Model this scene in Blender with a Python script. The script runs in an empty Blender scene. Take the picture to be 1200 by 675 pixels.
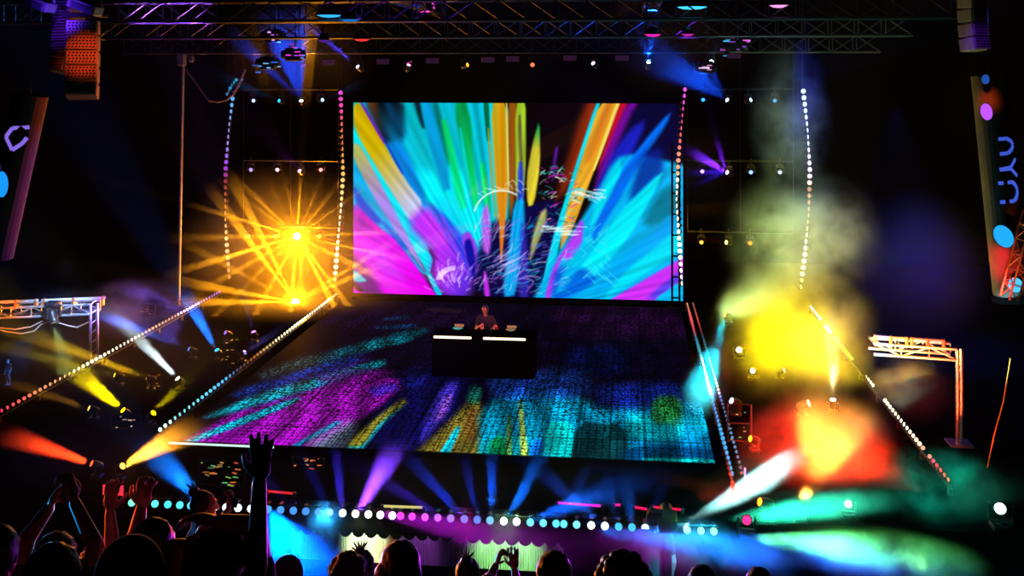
import bpy, bmesh, math, random
import numpy as np
from mathutils import Vector, Matrix, Euler, noise as mnoise
S = bpy.context.scene
COL = S.collection
random.seed(7)
PI = math.pi
# ------------------------------------------------------------------ camera and layout helpers
PSI = math.radians(6.4); CP, SP = math.cos(PSI), math.sin(PSI); H = 6.6; F = 1200.0; HY = 83.0
cam = bpy.data.objects.new('Camera', bpy.data.cameras.new('Camera')); COL.objects.link(cam)
cam.data.lens = 36; cam.data.sensor_width = 36; cam.data.shift_y = -(337.5 - HY) / 1200.0
cam.location = (0, 0, H); cam.rotation_euler = (PI / 2, 0, PSI); cam.data.clip_end = 200
S.camera = cam
def atD(px, py, d):
    a = (px - 600) / F; b = (py - HY) / F
    return Vector((d * (a * CP - SP), d * (a * SP + CP), H - d * b))
def atZ(px, py, z): return atD(px, py, (H - z) * F / (py - HY))
def atY(px, py, y): return atD(px, py, y / ((px - 600) / F * SP + CP))
def proj(X, Y, Z):
    d = -SP * X + CP * Y; a = (CP * X + SP * Y) / d
    return 600 + F * a, HY + F * (H - Z) / d

# ------------------------------------------------------------------ materials
def lin(c):
    c = c / 255.0
    return c / 12.92 if c <= .04045 else ((c + .055) / 1.055) ** 2.4
def col(r, g, b): return (lin(r), lin(g), lin(b), 1)
MC = {}
def mat(name, rgb, rough=.6, metal=0.0, bump=0.0, bscale=20, var=.25, vscale=6):
    if name in MC: return MC[name]
    m = bpy.data.materials.new(name); m.use_nodes = True; t = m.node_tree
    b = t.nodes['Principled BSDF']; b.inputs['Roughness'].default_value = rough; b.inputs['Metallic'].default_value = metal
    matte = max(rgb) < 17
    tc = t.nodes.new('ShaderNodeTexCoord'); nz = t.nodes.new('ShaderNodeTexNoise'); nz.inputs['Scale'].default_value = vscale
    t.links.new(tc.outputs['Object'], nz.inputs['Vector'])
    mx = t.nodes.new('ShaderNodeMix'); mx.data_type = 'RGBA'
    c = col(*rgb); mx.inputs[6].default_value = tuple(x * (1 - var) for x in c[:3]) + (1,); mx.inputs[7].default_value = tuple(min(1, x * (1 + var)) for x in c[:3]) + (1,)
    t.links.new(nz.outputs['Fac'], mx.inputs[0]); t.links.new(mx.outputs[2], b.inputs['Base Color'])
    if bump:
        n2 = t.nodes.new('ShaderNodeTexNoise'); n2.inputs['Scale'].default_value = bscale; t.links.new(tc.outputs['Object'], n2.inputs['Vector'])
        bp = t.nodes.new('ShaderNodeBump'); bp.inputs['Strength'].default_value = bump; t.links.new(n2.outputs['Fac'], bp.inputs['Height']); t.links.new(bp.outputs['Normal'], b.inputs['Normal'])
    if matte:      # matt black drape, floor paint and cloth have no sheen
        df = t.nodes.new('ShaderNodeBsdfDiffuse'); t.links.new(mx.outputs[2], df.inputs['Color']); df.inputs['Roughness'].default_value = rough; t.links.new(df.outputs[0], t.nodes['Material Output'].inputs['Surface'])
        if bump: t.links.new(bp.outputs['Normal'], df.inputs['Normal'])
    MC[name] = m; return m
def glow(rgb, k):  # emission for lamps, screens and painted glints
    key = ('glow', rgb, k)
    if key in MC: return MC[key]
    m = bpy.data.materials.new('lamp_and_painted_glow'); m.use_nodes = True; t = m.node_tree; t.nodes.clear()
    o = t.nodes.new('ShaderNodeOutputMaterial'); e = t.nodes.new('ShaderNodeEmission')
    e.inputs[0].default_value = col(*rgb); e.inputs[1].default_value = k; t.links.new(e.outputs[0], o.inputs[0])
    try: m.cycles.emission_sampling = 'NONE'
    except Exception: pass
    MC[key] = m; return m
BLACK = mat('black_drape', (5, 5, 6), .9)
DECK = mat('stage_deck_black', (6, 6, 7), .7, bump=.1)
CONC = mat('dark_concrete', (15, 15, 16), .9, bump=.2)
HOUS = mat('fixture_housing', (30, 30, 34), .35, .2)
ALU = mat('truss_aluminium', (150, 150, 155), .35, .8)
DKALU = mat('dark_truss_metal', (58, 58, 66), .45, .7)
CHROME = mat('chrome_trim', (190, 190, 195), .2, 1)

# ------------------------------------------------------------------ object helpers
def link(name, me, m=None, parent=None):
    o = bpy.data.objects.new(name, me); COL.objects.link(o)
    if m is not None and me is not None and len(me.materials) == 0: me.materials.append(m)
    if parent is not None: o.parent = parent
    return o
def bmo(name, bm, m=None, parent=None, smooth=False):
    me = bpy.data.meshes.new(name); bmesh.ops.recalc_face_normals(bm, faces=bm.faces)
    bm.to_mesh(me); bm.free()
    if smooth:
        for p in me.polygons: p.use_smooth = True
    return link(name, me, m, parent)
def bmo_mesh(name, bm, m):
    me = bpy.data.meshes.new(name); bmesh.ops.recalc_face_normals(bm, faces=bm.faces); bm.to_mesh(me); bm.free(); me.materials.append(m); return me
def tag(o, label, cat, group=None, kind=None):
    o['label'] = label; o['category'] = cat
    if group: o['group'] = group
    if kind: o['kind'] = kind
    return o
def empty(name, loc, rot=None):
    o = bpy.data.objects.new(name, None); COL.objects.link(o); o.location = loc; o.empty_display_size = .1
    if rot is not None: o.rotation_euler = rot
    return o
def structure(o): o['kind'] = 'structure'; return o
def box(bm, c, s, rot=None, bev=0.0, mi=0):
    r = bmesh.ops.create_cube(bm, size=1.0); vs = r['verts']
    M = Matrix.Translation(Vector(c)) @ (rot if rot is not None else Matrix.Identity(4)) @ Matrix.Diagonal((s[0], s[1], s[2], 1))
    bmesh.ops.transform(bm, matrix=M, verts=vs)
    fs = set(f for v in vs for f in v.link_faces)
    for f in fs: f.material_index = mi
    if bev:
        es = list(set(e for v in vs for e in v.link_edges)); bmesh.ops.bevel(bm, geom=es, offset=bev, segments=2, affect='EDGES', profile=.5)
def tube(bm, a, b, r0, r1=None, n=10, caps=True, mi=0):
    a, b = Vector(a), Vector(b); d = b - a
    if d.length < 1e-6: return
    q = d.to_track_quat('Z', 'Y').to_matrix().to_4x4()
    r = bmesh.ops.create_cone(bm, cap_ends=caps, segments=n, radius1=r0, radius2=r0 if r1 is None else r1, depth=d.length)
    bmesh.ops.transform(bm, matrix=Matrix.Translation((a + b) / 2) @ q, verts=r['verts'])
    for f in set(f for v in r['verts'] for f in v.link_faces): f.material_index = mi
def ball(bm, c, r, scale=(1, 1, 1), n=12, rot=None):
    q = bmesh.ops.create_uvsphere(bm, u_segments=n, v_segments=max(6, n * 2 // 3), radius=r)
    M = Matrix.Translation(Vector(c)) @ (rot if rot is not None else Matrix.Identity(4)) @ Matrix.Diagonal((scale[0], scale[1], scale[2], 1))
    bmesh.ops.transform(bm, matrix=M, verts=q['verts'])
def capsule(bm, a, b, r0, r1=None, n=10):
    r1 = r0 if r1 is None else r1
    tube(bm, a, b, r0, r1, n); ball(bm, a, r0, n=n); ball(bm, b, r1, n=n)
def lathe(bm, prof, n=20, M=None, mi=0):
    rings = []
    for (r, z) in prof:
        if r < 1e-5: rings.append([bm.verts.new((0, 0, z))])
        else: rings.append([bm.verts.new((r * math.cos(2 * PI * i / n), r * math.sin(2 * PI * i / n), z)) for i in range(n)])
    for a, b in zip(rings, rings[1:]):
        for i in range(n):
            j = (i + 1) % n
            vs = [a[i % len(a)], a[j % len(a)], b[j % len(b)], b[i % len(b)]]
            vs = list(dict.fromkeys(vs))
            if len(vs) >= 3:
                f = bm.faces.new(vs); f.material_index = mi
    if M is not None: bmesh.ops.transform(bm, matrix=M, verts=[v for r in rings for v in r])
def polyline(bm, pts, r, n=8):
    for a, b in zip(pts, pts[1:]): tube(bm, a, b, r, n=n); ball(bm, b, r, n=n)

# ------------------------------------------------------------------ world haze
w = bpy.data.worlds.new('World'); S.world = w; w.use_nodes = True; t = w.node_tree
t.nodes['Background'].inputs[0].default_value = (0, 0, 0, 1); t.nodes['Background'].inputs[1].default_value = 0
vs_ = t.nodes.new('ShaderNodeVolumeScatter'); SIG = .00012; vs_.inputs['Density'].default_value = SIG
t.links.new(vs_.outputs[0], t.nodes['World Output'].inputs['Volume'])

# ------------------------------------------------------------------ setting
def slab(name, x0, x1, y0, y1, z0, z1, m):
    bm = bmesh.new(); box(bm, ((x0 + x1) / 2, (y0 + y1) / 2, (z0 + z1) / 2), (x1 - x0, y1 - y0, z1 - z0)); return structure(bmo(name, bm, m))
slab('floor', -34, 30, -6, 40, -1.6, -1.4, CONC)
slab('wall_back', -34, 30, 36, 36.4, -1.6, 15, BLACK)
slab('wall_left', -34.4, -34, -6, 36.4, -1.6, 15, BLACK)
slab('wall_right', 30, 30.4, -6, 36.4, -1.6, 15, BLACK)
slab('ceiling', -34, 30, -6, 36.4, 15, 15.2, BLACK)
slab('stage_floor', -20, 12, 15.3, 36, -.25, 0, DECK)
slab('stage_wall_front', -20, 12, 15.6, 15.9, -1.4, -.25, BLACK)
# seating terraces
TS = .8; TK = .36
def terr(y):
    k = math.floor((y + 1.6) / TS); return max(-1.4, 4.95 - TK * k)
bm = bmesh.new()
for k in range(-1, 19):
    y0 = -1.6 + k * TS; z = terr(y0 + .1)
    if z <= -1.39: break
    box(bm, (-1, y0 + TS / 2, (z - 1.4) / 2), (26, TS, z + 1.4))
structure(bmo('floor_terraces', bm, CONC))

# ------------------------------------------------------------------ painted picture content for the LED surfaces
class Canvas:
    def __init__(s, px, py, rounds=1): s.rounds = rounds; s.x, s.y = px, py; s.c = np.zeros((len(px), 3))
    def mask(s, pts, soft):
        P = np.array(pts, float)
        for _ in range(s.rounds):      # round the corners
            Q = np.roll(P, -1, 0); P = np.stack([.8 * P + .2 * Q, .2 * P + .8 * Q], 1).reshape(-1, 2)
        n = len(P)
        d = np.full(len(s.x), 1e9); ins = np.zeros(len(s.x), bool)
        x0, y0 = P.min(0) - soft - 1; x1, y1 = P.max(0) + soft + 1
        sel = np.where((s.x > x0) & (s.x < x1) & (s.y > y0) & (s.y < y1))[0]
        X, Y = s.x[sel], s.y[sel]; d = np.full(len(sel), 1e9); ins = np.zeros(len(sel), bool)
        for i in range(n):
            ax, ay = P[i]; bx, by = P[(i + 1) % n]
            ex, ey = bx - ax, by - ay; L = ex * ex + ey * ey + 1e-9
            tt = np.clip(((X - ax) * ex + (Y - ay) * ey) / L, 0, 1)
            d = np.minimum(d, np.hypot(X - ax - tt * ex, Y - ay - tt * ey))
            cr = ((ay > Y) != (by > Y)); xi = ax + (Y - ay) * ex / (ey if abs(ey) > 1e-9 else 1e-9)
            ins ^= cr & (X < xi)
        sd = np.where(ins, d, -d)
        m = np.clip(sd / soft * .5 + .5, 0, 1); m = m * m * (3 - 2 * m)
        return sel, m, X, Y
    def poly(s, pts, c, soft=2.0, a=1.0, c2=None, ax=None):
        sel, m, X, Y = s.mask(pts, soft); c = np.array(c, float)
        if c2 is not None:
            (x0, y0), (x1, y1) = ax; L = (x1 - x0) ** 2 + (y1 - y0) ** 2
            tt = np.clip(((X - x0) * (x1 - x0) + (Y - y0) * (y1 - y0)) / L, 0, 1)[:, None]
            c = c * (1 - tt) + np.array(c2, float) * tt
        m = (m * a)[:, None]; s.c[sel] = s.c[sel] * (1 - m) + c * m
    def stroke(s, pts, wd, c, a=1.0):
        P = np.array(pts, float)
        x0, y0 = P.min(0) - 3; x1, y1 = P.max(0) + 3
        sel = np.where((s.x > x0) & (s.x < x1) & (s.y > y0) & (s.y < y1))[0]
        if len(sel) == 0: return
        X, Y = s.x[sel], s.y[sel]; d = np.full(len(sel), 1e9)
        for (ax, ay), (bx, by) in zip(P, P[1:]):
            ex, ey = bx - ax, by - ay; L = ex * ex + ey * ey + 1e-9
            tt = np.clip(((X - ax) * ex + (Y - ay) * ey) / L, 0, 1)
            d = np.minimum(d, np.hypot(X - ax - tt * ex, Y - ay - tt * ey))
        m = (np.clip(1.0 - (d - wd * .4) / .8, 0, 1) * a)[:, None]
        s.c[sel] = s.c[sel] * (1 - m) + np.array(c, float) * m
def tolin(c):
    c = np.clip(c, 0, 255) / 255.0
    return np.where(c <= .04045, c / 12.92, ((c + .055) / 1.055) ** 2.4)
def led_material(name, k):
    m = bpy.data.materials.new(name); m.use_nodes = True; t = m.node_tree; t.nodes.clear()
    o = t.nodes.new('ShaderNodeOutputMaterial'); e = t.nodes.new('ShaderNodeEmission'); a = t.nodes.new('ShaderNodeAttribute'); a.attribute_name = 'picture'
    t.links.new(a.outputs['Color'], e.inputs[0]); e.inputs[1].default_value = k
    g = t.nodes.new('ShaderNodeBsdfGlossy'); g.inputs['Roughness'].default_value = .5; g.inputs['Color'].default_value = (.003, .003, .003, 1)
    ad = t.nodes.new('ShaderNodeAddShader'); t.links.new(e.outputs[0], ad.inputs[0]); t.links.new(g.outputs[0], ad.inputs[1]); t.links.new(ad.outputs[0], o.inputs[0])
    try: m.cycles.emission_sampling = 'NONE'
    except Exception: pass
    return m
def grid_mesh(name, nx, ny, P):
    me = bpy.data.meshes.new(name)
    ii, jj = np.meshgrid(np.arange(nx), np.arange(ny))
    a = (jj * (nx + 1) + ii).ravel()
    faces = np.stack([a, a + 1, a + nx + 2, a + nx + 1], 1)
    me.from_pydata(P.tolist(), [], faces.tolist()); return me

# ------------------------------------------------------------------ LED screen
SY = 29.0; SX0, SX1, SZ0, SZ1 = -7.88, 1.56, .16, 5.68
NX, NY = 380, 226
gx, gz = np.meshgrid(np.linspace(SX0, SX1, NX + 1), np.linspace(SZ0, SZ1, NY + 1))
P = np.stack([gx.ravel(), np.full(gx.size, SY), gz.ravel()], 1)
px, py = proj(P[:, 0], P[:, 1], P[:, 2])
cv = Canvas(px, py); cv.c[:] = (10, 3, 6); R = cv.poly
rng = np.random.default_rng(3)
R([(400, 100), (597, 100), (600, 250), (575, 320), (480, 280), (400, 245)], (0, 182, 205), 3)
R([(470, 200), (560, 200), (590, 290), (560, 310), (500, 250)], (0, 224, 236), 12)
R([(420, 115), (446, 115), (505, 245), (480, 225)], (0, 120, 200), 5)
R([(426, 115), (445, 115), (462, 165), (450, 170)], (90, 45, 10), 5, c2=(10, 30, 60), ax=((430, 121), (455, 160)))
R([(440, 115), (474, 115), (476, 165), (460, 170), (445, 140)], (3, 14, 24), 6, c2=(0, 120, 170), ax=((455, 120), (472, 175)))
R([(448, 115), (456, 115), (474, 160), (466, 160)], (0, 50, 85), 3, .9)
R([(450, 170), (470, 165), (500, 235), (492, 240)], (0, 128, 220), 6)
R([(472, 115), (484, 115), (506, 200), (490, 190)], (0, 176, 190), 4)
R([(483, 115), (492, 115), (499, 150), (494, 150)], (5, 34, 40), 3)
R([(490, 115), (506, 115), (530, 220), (518, 225)], (0, 146, 205), 3)
R([(505, 115), (513, 115), (530, 190), (524, 195)], (0, 112, 110), 3)
R([(516, 140), (524, 140), (548, 242), (538, 246)], (0, 190, 90), 3, c2=(0, 220, 150), ax=((520, 150), (545, 240)))
R([(530, 115), (549, 115), (563, 240), (553, 242)], (0, 140, 70), 2.5, c2=(0, 215, 110), ax=((540, 130), (556, 235)))
R([(538, 150), (541, 150), (556, 250), (552, 250)], (0, 200, 205), 1.5)
R([(552, 160), (563, 160), (570, 240), (562, 244)], (0, 175, 190), 3)
R([(562, 190), (568, 190), (576, 250), (569, 250)], (0, 212, 100), 2)
R([(566, 115), (573, 115), (575, 165), (570, 165)], (0, 95, 60), 1.5)
R([(571, 150), (573, 150), (582, 250), (586, 275), (578, 245)], (170, 150, 30), 1.2)
R([(572.5, 115), (575.5, 115), (582, 245), (580, 250)], (0, 200, 215), 1.2)
# gold, left
R([(414, 122), (423, 120), (474, 210), (498, 240), (482, 262), (462, 240), (414, 150)], (196, 165, 0), 2, c2=(182, 186, 222), ax=((440, 175), (486, 236)))
R([(421, 119), (424, 119), (452, 168), (449, 168)], (120, 10, 190), 1.3)
R([(448, 160), (452, 165), (474, 205), (470, 203)], (0, 40, 200), 1.5)
R([(414, 150), (418, 158), (470, 243), (508, 300), (504, 322), (496, 312), (455, 246), (414, 168)], (0, 220, 236), 1.6)
R([(414, 166), (424, 172), (458, 238), (496, 312), (502, 326), (470, 282), (440, 236), (414, 186)], (172, 170, 90), 2, c2=(160, 130, 225), ax=((420, 180), (450, 235)))
R([(412, 184), (438, 232), (470, 282), (505, 330), (460, 290), (440, 268), (410, 232)], (0, 165, 222), 2)
R([(412, 216), (430, 238), (450, 262), (438, 262), (420, 245)], (0, 70, 205), 3)
R([(445, 255), (470, 280), (480, 296), (462, 285)], (0, 90, 215), 3)
# magenta, lower left
R([(380, 215), (440, 264), (466, 282), (540, 385), (380, 400), (360, 300)], (224, 0, 230), 2)
R([(412, 234), (440, 262), (455, 276), (430, 268)], (230, 0, 190), 2, .8)
R([(412, 240), (420, 248), (440, 270), (414, 268)], (160, 0, 180), 5, .9)
R([(425, 285), (450, 296), (478, 330), (448, 322)], (216, 60, 252), 7, .8)
R([(408, 296), (430, 312), (452, 350), (408, 350)], (104, 6, 128), 6)
R([(408, 312), (422, 321), (431, 330), (420, 331), (408, 327)], (0, 205, 220), 2)
R([(408, 330), (420, 335), (430, 348), (408, 348)], (230, 0, 200), 3)
R([(408, 328), (418, 332), (428, 342), (420, 342)], (20, 10, 40), 2)
# violet centre-left
R([(476, 262), (500, 238), (526, 268), (560, 300), (552, 350), (520, 350), (504, 322), (510, 298)], (186, 46, 240), 9, c2=(96, 40, 214), ax=((515, 290), (552, 300)))
R([(500, 236), (510, 250), (535, 300), (560, 330), (566, 300), (540, 262)], (40, 60, 225), 5, .8)
R([(505, 232), (520, 232), (548, 272), (552, 288), (538, 270)], (0, 205, 235), 3)
R([(515, 250), (521, 258), (548, 320), (540, 310)], (168, 60, 240), 3, .8)
R([(540, 276), (550, 270), (559, 288), (560, 325), (550, 320)], (150, 60, 226), 2)
R([(543, 284), (551, 278), (557, 300), (557, 330), (549, 312)], (8, 12, 150), 2)
R([(496, 312), (506, 322), (520, 348), (512, 348)], (0, 195, 235), 1.5)
# dark navy centre
R([(556, 350), (560, 290), (580, 255), (604, 262), (614, 240), (660, 232), (648, 300), (640, 352)], (4, 6, 62), 5)
R([(564, 250), (572, 236), (576, 280), (573, 300), (565, 292)], (178, 90, 222), 3)
R([(566, 318), (570, 318), (575, 350), (568, 350)], (190, 40, 220), 2)
# gold and brown stripes, centre
R([(574.5, 115), (594, 115), (597, 210), (592, 262), (587, 318), (585, 262), (581, 225)], (190, 160, 24), 1.5, c2=(226, 120, 10), ax=((584, 150), (588, 280)))
R([(583, 115), (590, 115), (593, 215), (588, 240)], (204, 130, 0), 2, .8)
R([(594, 115), (607, 115), (604, 230), (597, 262)], (142, 76, 10), 2)
R([(592.5, 115), (594.5, 115), (597, 225), (595, 225)], (225, 222, 120), 1)
R([(604, 115), (616, 115), (616.5, 180), (613, 240), (604, 242)], (150, 188, 36), 1.6)
R([(607, 135), (611, 135), (613, 205), (609, 215)], (80, 60, 50), 1.6, .8)
R([(607, 190), (613, 190), (614, 240), (606, 244)], (40, 60, 200), 2)
R([(632.5, 138), (633, 195), (626, 240), (618, 242), (617, 208), (624, 168)], (206, 190, 46), 1.5, c2=(0, 140, 70), ax=((628, 175), (632, 145)))
R([(602, 238), (614, 230), (615, 262), (606, 345), (588, 350), (597, 282)], (0, 158, 226), 2.5)
R([(610, 262), (616, 262), (622, 350), (606, 350)], (60, 40, 190), 3, .7)
R([(650, 175), (655, 170), (648, 212), (646, 212)], (90, 20, 150), 2)
R([(632, 250), (641, 243), (640, 262), (628, 290), (620, 310), (624, 275)], (170, 170, 90), 2.5, .9)
# orange band right
R([(684, 115), (704, 115), (668, 220), (646, 240)], (20, 2, 2), 6, c2=(200, 60, 8), ax=((664, 160), (690, 168)))
R([(700, 115), (706, 115), (660, 268), (640, 352), (631, 352), (644, 292), (666, 220)], (0, 214, 235), 1.3)
R([(704.5, 115), (730, 115), (696, 200), (674, 262), (655, 300), (661, 255), (680, 190)], (222, 160, 36), 1.5)
R([(712, 115), (722, 115), (694, 190), (684, 190)], (214, 118, 24), 4, .8)
R([(724, 115), (730, 115), (697, 200), (694, 200)], (232, 216, 90), 1.2)
R([(728, 115), (739, 115), (714, 176), (697, 206)], (192, 10, 36), 2)
R([(737, 115), (752, 115), (720, 182), (694, 232), (704, 190)], (104, 8, 140), 4)
# right blue and cyan rays
R([(748, 115), (800, 115), (800, 230), (745, 210), (716, 190)], (6, 4, 48), 6)
R([(716, 182), (740, 150), (758, 140), (738, 190), (700, 240), (694, 232)], (24, 30, 190), 5)
R([(692, 240), (720, 185), (745, 180), (830, 200), (880, 430), (800, 440), (600, 400), (650, 300), (674, 268)], (0, 170, 228), 4)
R([(786, 130), (782, 145), (752, 188), (716, 250), (690, 290), (712, 222), (755, 165)], (0, 100, 226), 3)
R([(726, 186), (729, 200), (712, 235), (690, 270), (700, 232)], (0, 216, 234), 3)
R([(752, 180), (776, 172), (778, 205), (745, 262), (735, 240)], (4, 30, 140), 6, .8)
R([(778, 198), (770, 222), (735, 282), (690, 330), (650, 352), (690, 300), (728, 246)], (0, 226, 242), 3)
R([(772, 226), (790, 215), (800, 245), (765, 265), (752, 262)], (0, 112, 140), 6)
R([(800, 240), (800, 262), (720, 330), (690, 350), (720, 310)], (0, 160, 235), 3)
R([(800, 266), (800, 292), (735, 335), (705, 352), (735, 315)], (0, 212, 236), 3)
R([(830, 284), (830, 304), (755, 362), (690, 366)], (196, 44, 236), 2)
R([(800, 314), (800, 326), (770, 350), (756, 350)], (60, 60, 220), 3, .8)
R([(800, 328), (800, 345), (780, 352), (765, 352)], (0, 180, 235), 2)
R([(684, 252), (682, 290), (668, 306), (658, 300), (646, 350), (637, 352), (648, 312), (666, 284)], (170, 60, 232), 2)
R([(650, 312), (690, 315), (700, 330), (660, 352), (646, 352)], (0, 60, 205), 5, .75)
R([(668, 300), (690, 276), (700, 285), (660, 340), (650, 345)], (0, 200, 232), 4, .7)
# fine radial streaking
ang = np.arctan2(cv.y - 372, cv.x - 592); rad = np.hypot(cv.y - 372, cv.x - 592)
sn = np.zeros_like(ang)
for k in range(26):
    f_ = rng.uniform(30, 170); sn += np.sin(ang * f_ + rng.uniform(0, 7) + np.sin(rad * .02 + k) * .7) / 26 ** .5
cv.c *= (1 + .07 * sn)[:, None]
# bright hair-like strokes
def arc(x, y, a, L, bend, n=6):
    p = []
    for i in range(n):
        p.append((x, y)); x += math.cos(a) * L / n; y += math.sin(a) * L / n; a += bend / n
    return p
for k in range(210):
    x, y = rng.uniform(556, 664), rng.uniform(262, 345)
    a = -.6 + (x - 600) * .004 + rng.uniform(-.5, .5)
    cv.stroke(arc(x, y, a, rng.uniform(7, 22), rng.uniform(-1.2, 1.2)), .6, [(120, 140, 255), (0, 190, 235), (190, 110, 240), (225, 230, 255)][k % 4], rng.uniform(.2, .55))
for k in range(70):
    x, y = rng.uniform(630, 675), rng.uniform(196, 262)
    cv.stroke(arc(x, y, rng.uniform(-1.2, .3), rng.uniform(4, 12), 1), .7, [(0, 130, 120), (200, 40, 190), (240, 240, 220), (60, 200, 190)][k % 4], rng.uniform(.3, .9))
for k in range(90):
    x, y = rng.normal(530, 13), rng.normal(327, 8)
    a = math.atan2(y - 348, x - 540)
    cv.stroke(arc(x, y, a, rng.uniform(4, 12), .8), .8, [(245, 225, 255), (200, 120, 250)][k % 2], rng.uniform(.2, .6))
for k in range(16):
    a = PI + k / 16 * 1.6
    cv.stroke([(534 + 22 * math.cos(a), 327 + 15 * math.sin(a)), (534 + 16 * math.cos(a), 327 + 11 * math.sin(a))], 1.2, (255, 245, 255), .6)
cv.stroke(arc(556, 247, -1.2, 66, 2.0, 12), 1.1, (230, 255, 255), .85)
for k in range(14): cv.stroke(arc(560 + k * 4, 220 - k * .4 + rng.uniform(-6, 8), rng.uniform(-1, .6), 9, 1.2), .6, (240, 250, 240), .5)
for k in range(26):
    cv.stroke(arc(rng.uniform(634, 668), rng.uniform(264, 275), .1 + rng.uniform(-.12, .12), rng.uniform(8, 26), -.3), .6, (225, 255, 250), .55)
    cv.stroke(arc(rng.uniform(668, 700), rng.uniform(222, 234), rng.uniform(-.3, .3), rng.uniform(6, 16), .4), 1.1, (235, 240, 225) if k % 2 else (90, 220, 240), .7)
for k in range(40):
    x, y = rng.uniform(680, 715), rng.uniform(268, 330); cv.stroke(arc(x, y, rng.choice([.7, -.75]), rng.uniform(6, 20), .1), .6, (60, 220, 245), .55)
for k in range(30): cv.stroke(arc(rng.uniform(575, 600), rng.uniform(300, 325), -.45 + rng.uniform(-.15, .15), rng.uniform(10, 30), -.25), .6, (190, 180, 255), .45)
me = grid_mesh('display', NX, NY, P)
at = me.attributes.new('picture', 'FLOAT_COLOR', 'POINT')
at.data.foreach_set('color', np.concatenate([tolin(cv.c), np.ones((len(P), 1))], 1).astype(np.float32).ravel())
me.materials.append(led_material('led_screen_picture', 1.12))
scr = empty('led_screen', ((SX0 + SX1) / 2, SY, 0))
tag(scr, 'huge LED screen showing neon rays of cyan, magenta and gold', 'screen')
o = link('display', me); o.parent = scr; o.matrix_parent_inverse = Matrix.Translation(scr.location).inverted()
def under(root, ob):
    ob.parent = root; ob.matrix_parent_inverse = Matrix.Translation(root.location).inverted(); return ob
bm = bmesh.new()
cx, cz = (SX0 + SX1) / 2, (SZ0 + SZ1) / 2
box(bm, (cx, SY + .14, cz), (SX1 - SX0 + .1, .22, SZ1 - SZ0 + .1), bev=.02)
for x in np.arange(SX0, SX1 + .01, (SX1 - SX0) / 9): box(bm, (x, SY + .32, cz), (.06, .16, SZ1 - SZ0))
under(scr, bmo('frame', bm, BLACK))
bm = bmesh.new(); box(bm, (cx, SY + .1, .045), (SX1 - SX0, .5, .09), bev=.01); under(scr, bmo('base', bm, BLACK))
# ladder truss in front of the right edge of the screen
lad = empty('ladder_truss', (1.36, 28.75, 0)); tag(lad, 'slim black ladder truss standing against the right edge of the LED screen', 'truss')
bm = bmesh.new()
for x in (1.25, 1.45): tube(bm, (x, 28.75, .0), (x, 28.75, 4.6), .03, n=8)
under(lad, bmo('upright', bm, BLACK))
for k in range(8):
    bm = bmesh.new(); tube(bm, (1.25, 28.75, .3 + k * .58), (1.45, 28.75, .3 + k * .58), .024, n=8); under(lad, bmo('rung', bm, BLACK))
bm = bmesh.new(); box(bm, (1.35, 28.75, .02), (.5, .3, .04), bev=.01); under(lad, bmo('base', bm, BLACK))

# ------------------------------------------------------------------ LED floor
FX0, FX1, FY0, FY1, FZ = -7.98, 1.45, 17.2, 28.4, .1
NXF, NYF = 300, 300
gx, gy = np.meshgrid(np.linspace(FX0, FX1, NXF + 1), np.linspace(FY0, FY1, NYF + 1))
P = np.stack([gx.ravel(), gy.ravel(), np.full(gx.size, FZ)], 1)
fx = (gx[:-1, :-1] + (FX1 - FX0) / NXF / 2).ravel(); fy = (gy[:-1, :-1] + (FY1 - FY0) / NYF / 2).ravel()
px, py = proj(fx, fy, FZ)
fv = Canvas(px, py, 1); fv.c[:] = (6, 4, 16); R = fv.poly
R([(400, 350), (800, 350), (815, 470), (330, 460)], (10, 4, 30), 20)
R([(380, 360), (560, 362), (560, 385), (370, 385)], (26, 8, 44), 8)
R([(640, 356), (800, 360), (805, 400), (660, 395)], (38, 6, 52), 10)
R([(666, 405), (735, 405), (735, 440), (655, 440)], (8, 10, 74), 6)
R([(470, 430), (560, 430), (520, 540), (420, 530)], (10, 8, 70), 14)
R([(200, 524), (282, 478), (360, 448), (425, 436), (478, 448), (440, 480), (350, 534)], (150, 12, 172), 5)
R([(300, 500), (400, 452), (420, 462), (330, 520)], (172, 14, 196), 10, .8)
R([(280, 470), (420, 415), (440, 425), (300, 480)], (70, 16, 130), 8, .7)
R([(268, 462), (330, 440), (425, 410), (420, 424), (285, 466)], (10, 60, 190), 5, .9)
R([(330, 428), (470, 388), (505, 384), (490, 396), (345, 434)], (0, 98, 120), 4, .9)
R([(420, 404), (486, 392), (484, 400), (430, 410)], (0, 130, 150), 2, .8)
R([(300, 436), (370, 414), (380, 424), (310, 446)], (60, 90, 90), 6, .7)
R([(450, 372), (480, 370), (480, 374), (450, 376)], (0, 70, 120), 2, .7)
R([(440, 382), (490, 379), (488, 384), (440, 386)], (0, 80, 130), 2, .7)
R([(236, 490), (300, 462), (372, 442), (450, 420), (452, 428), (372, 454), (256, 488)], (0, 178, 200), 4)
R([(200, 523), (276, 492), (350, 464), (352, 470), (280, 500), (206, 525)], (0, 190, 220), 2)
R([(322, 534), (360, 512), (396, 492), (400, 496), (366, 514), (332, 534)], (10, 160, 230), 2)
R([(360, 512), (410, 490), (420, 500), (400, 530), (360, 530)], (120, 140, 170), 8, .6)
R([(400, 532), (440, 492), (470, 470), (476, 474), (450, 496), (420, 532)], (0, 150, 170), 3, .9)
R([(404, 522), (440, 490), (472, 466), (478, 472), (446, 494), (424, 524)], (128, 118, 30), 3)
R([(360, 445), (420, 430), (470, 436), (420, 455)], (120, 10, 140), 5, .7)
R([(430, 455), (460, 448), (470, 455), (440, 466)], (60, 40, 210), 4, .8)
R([(470, 445), (500, 438), (496, 450), (474, 456)], (20, 30, 170), 4, .8)
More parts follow.
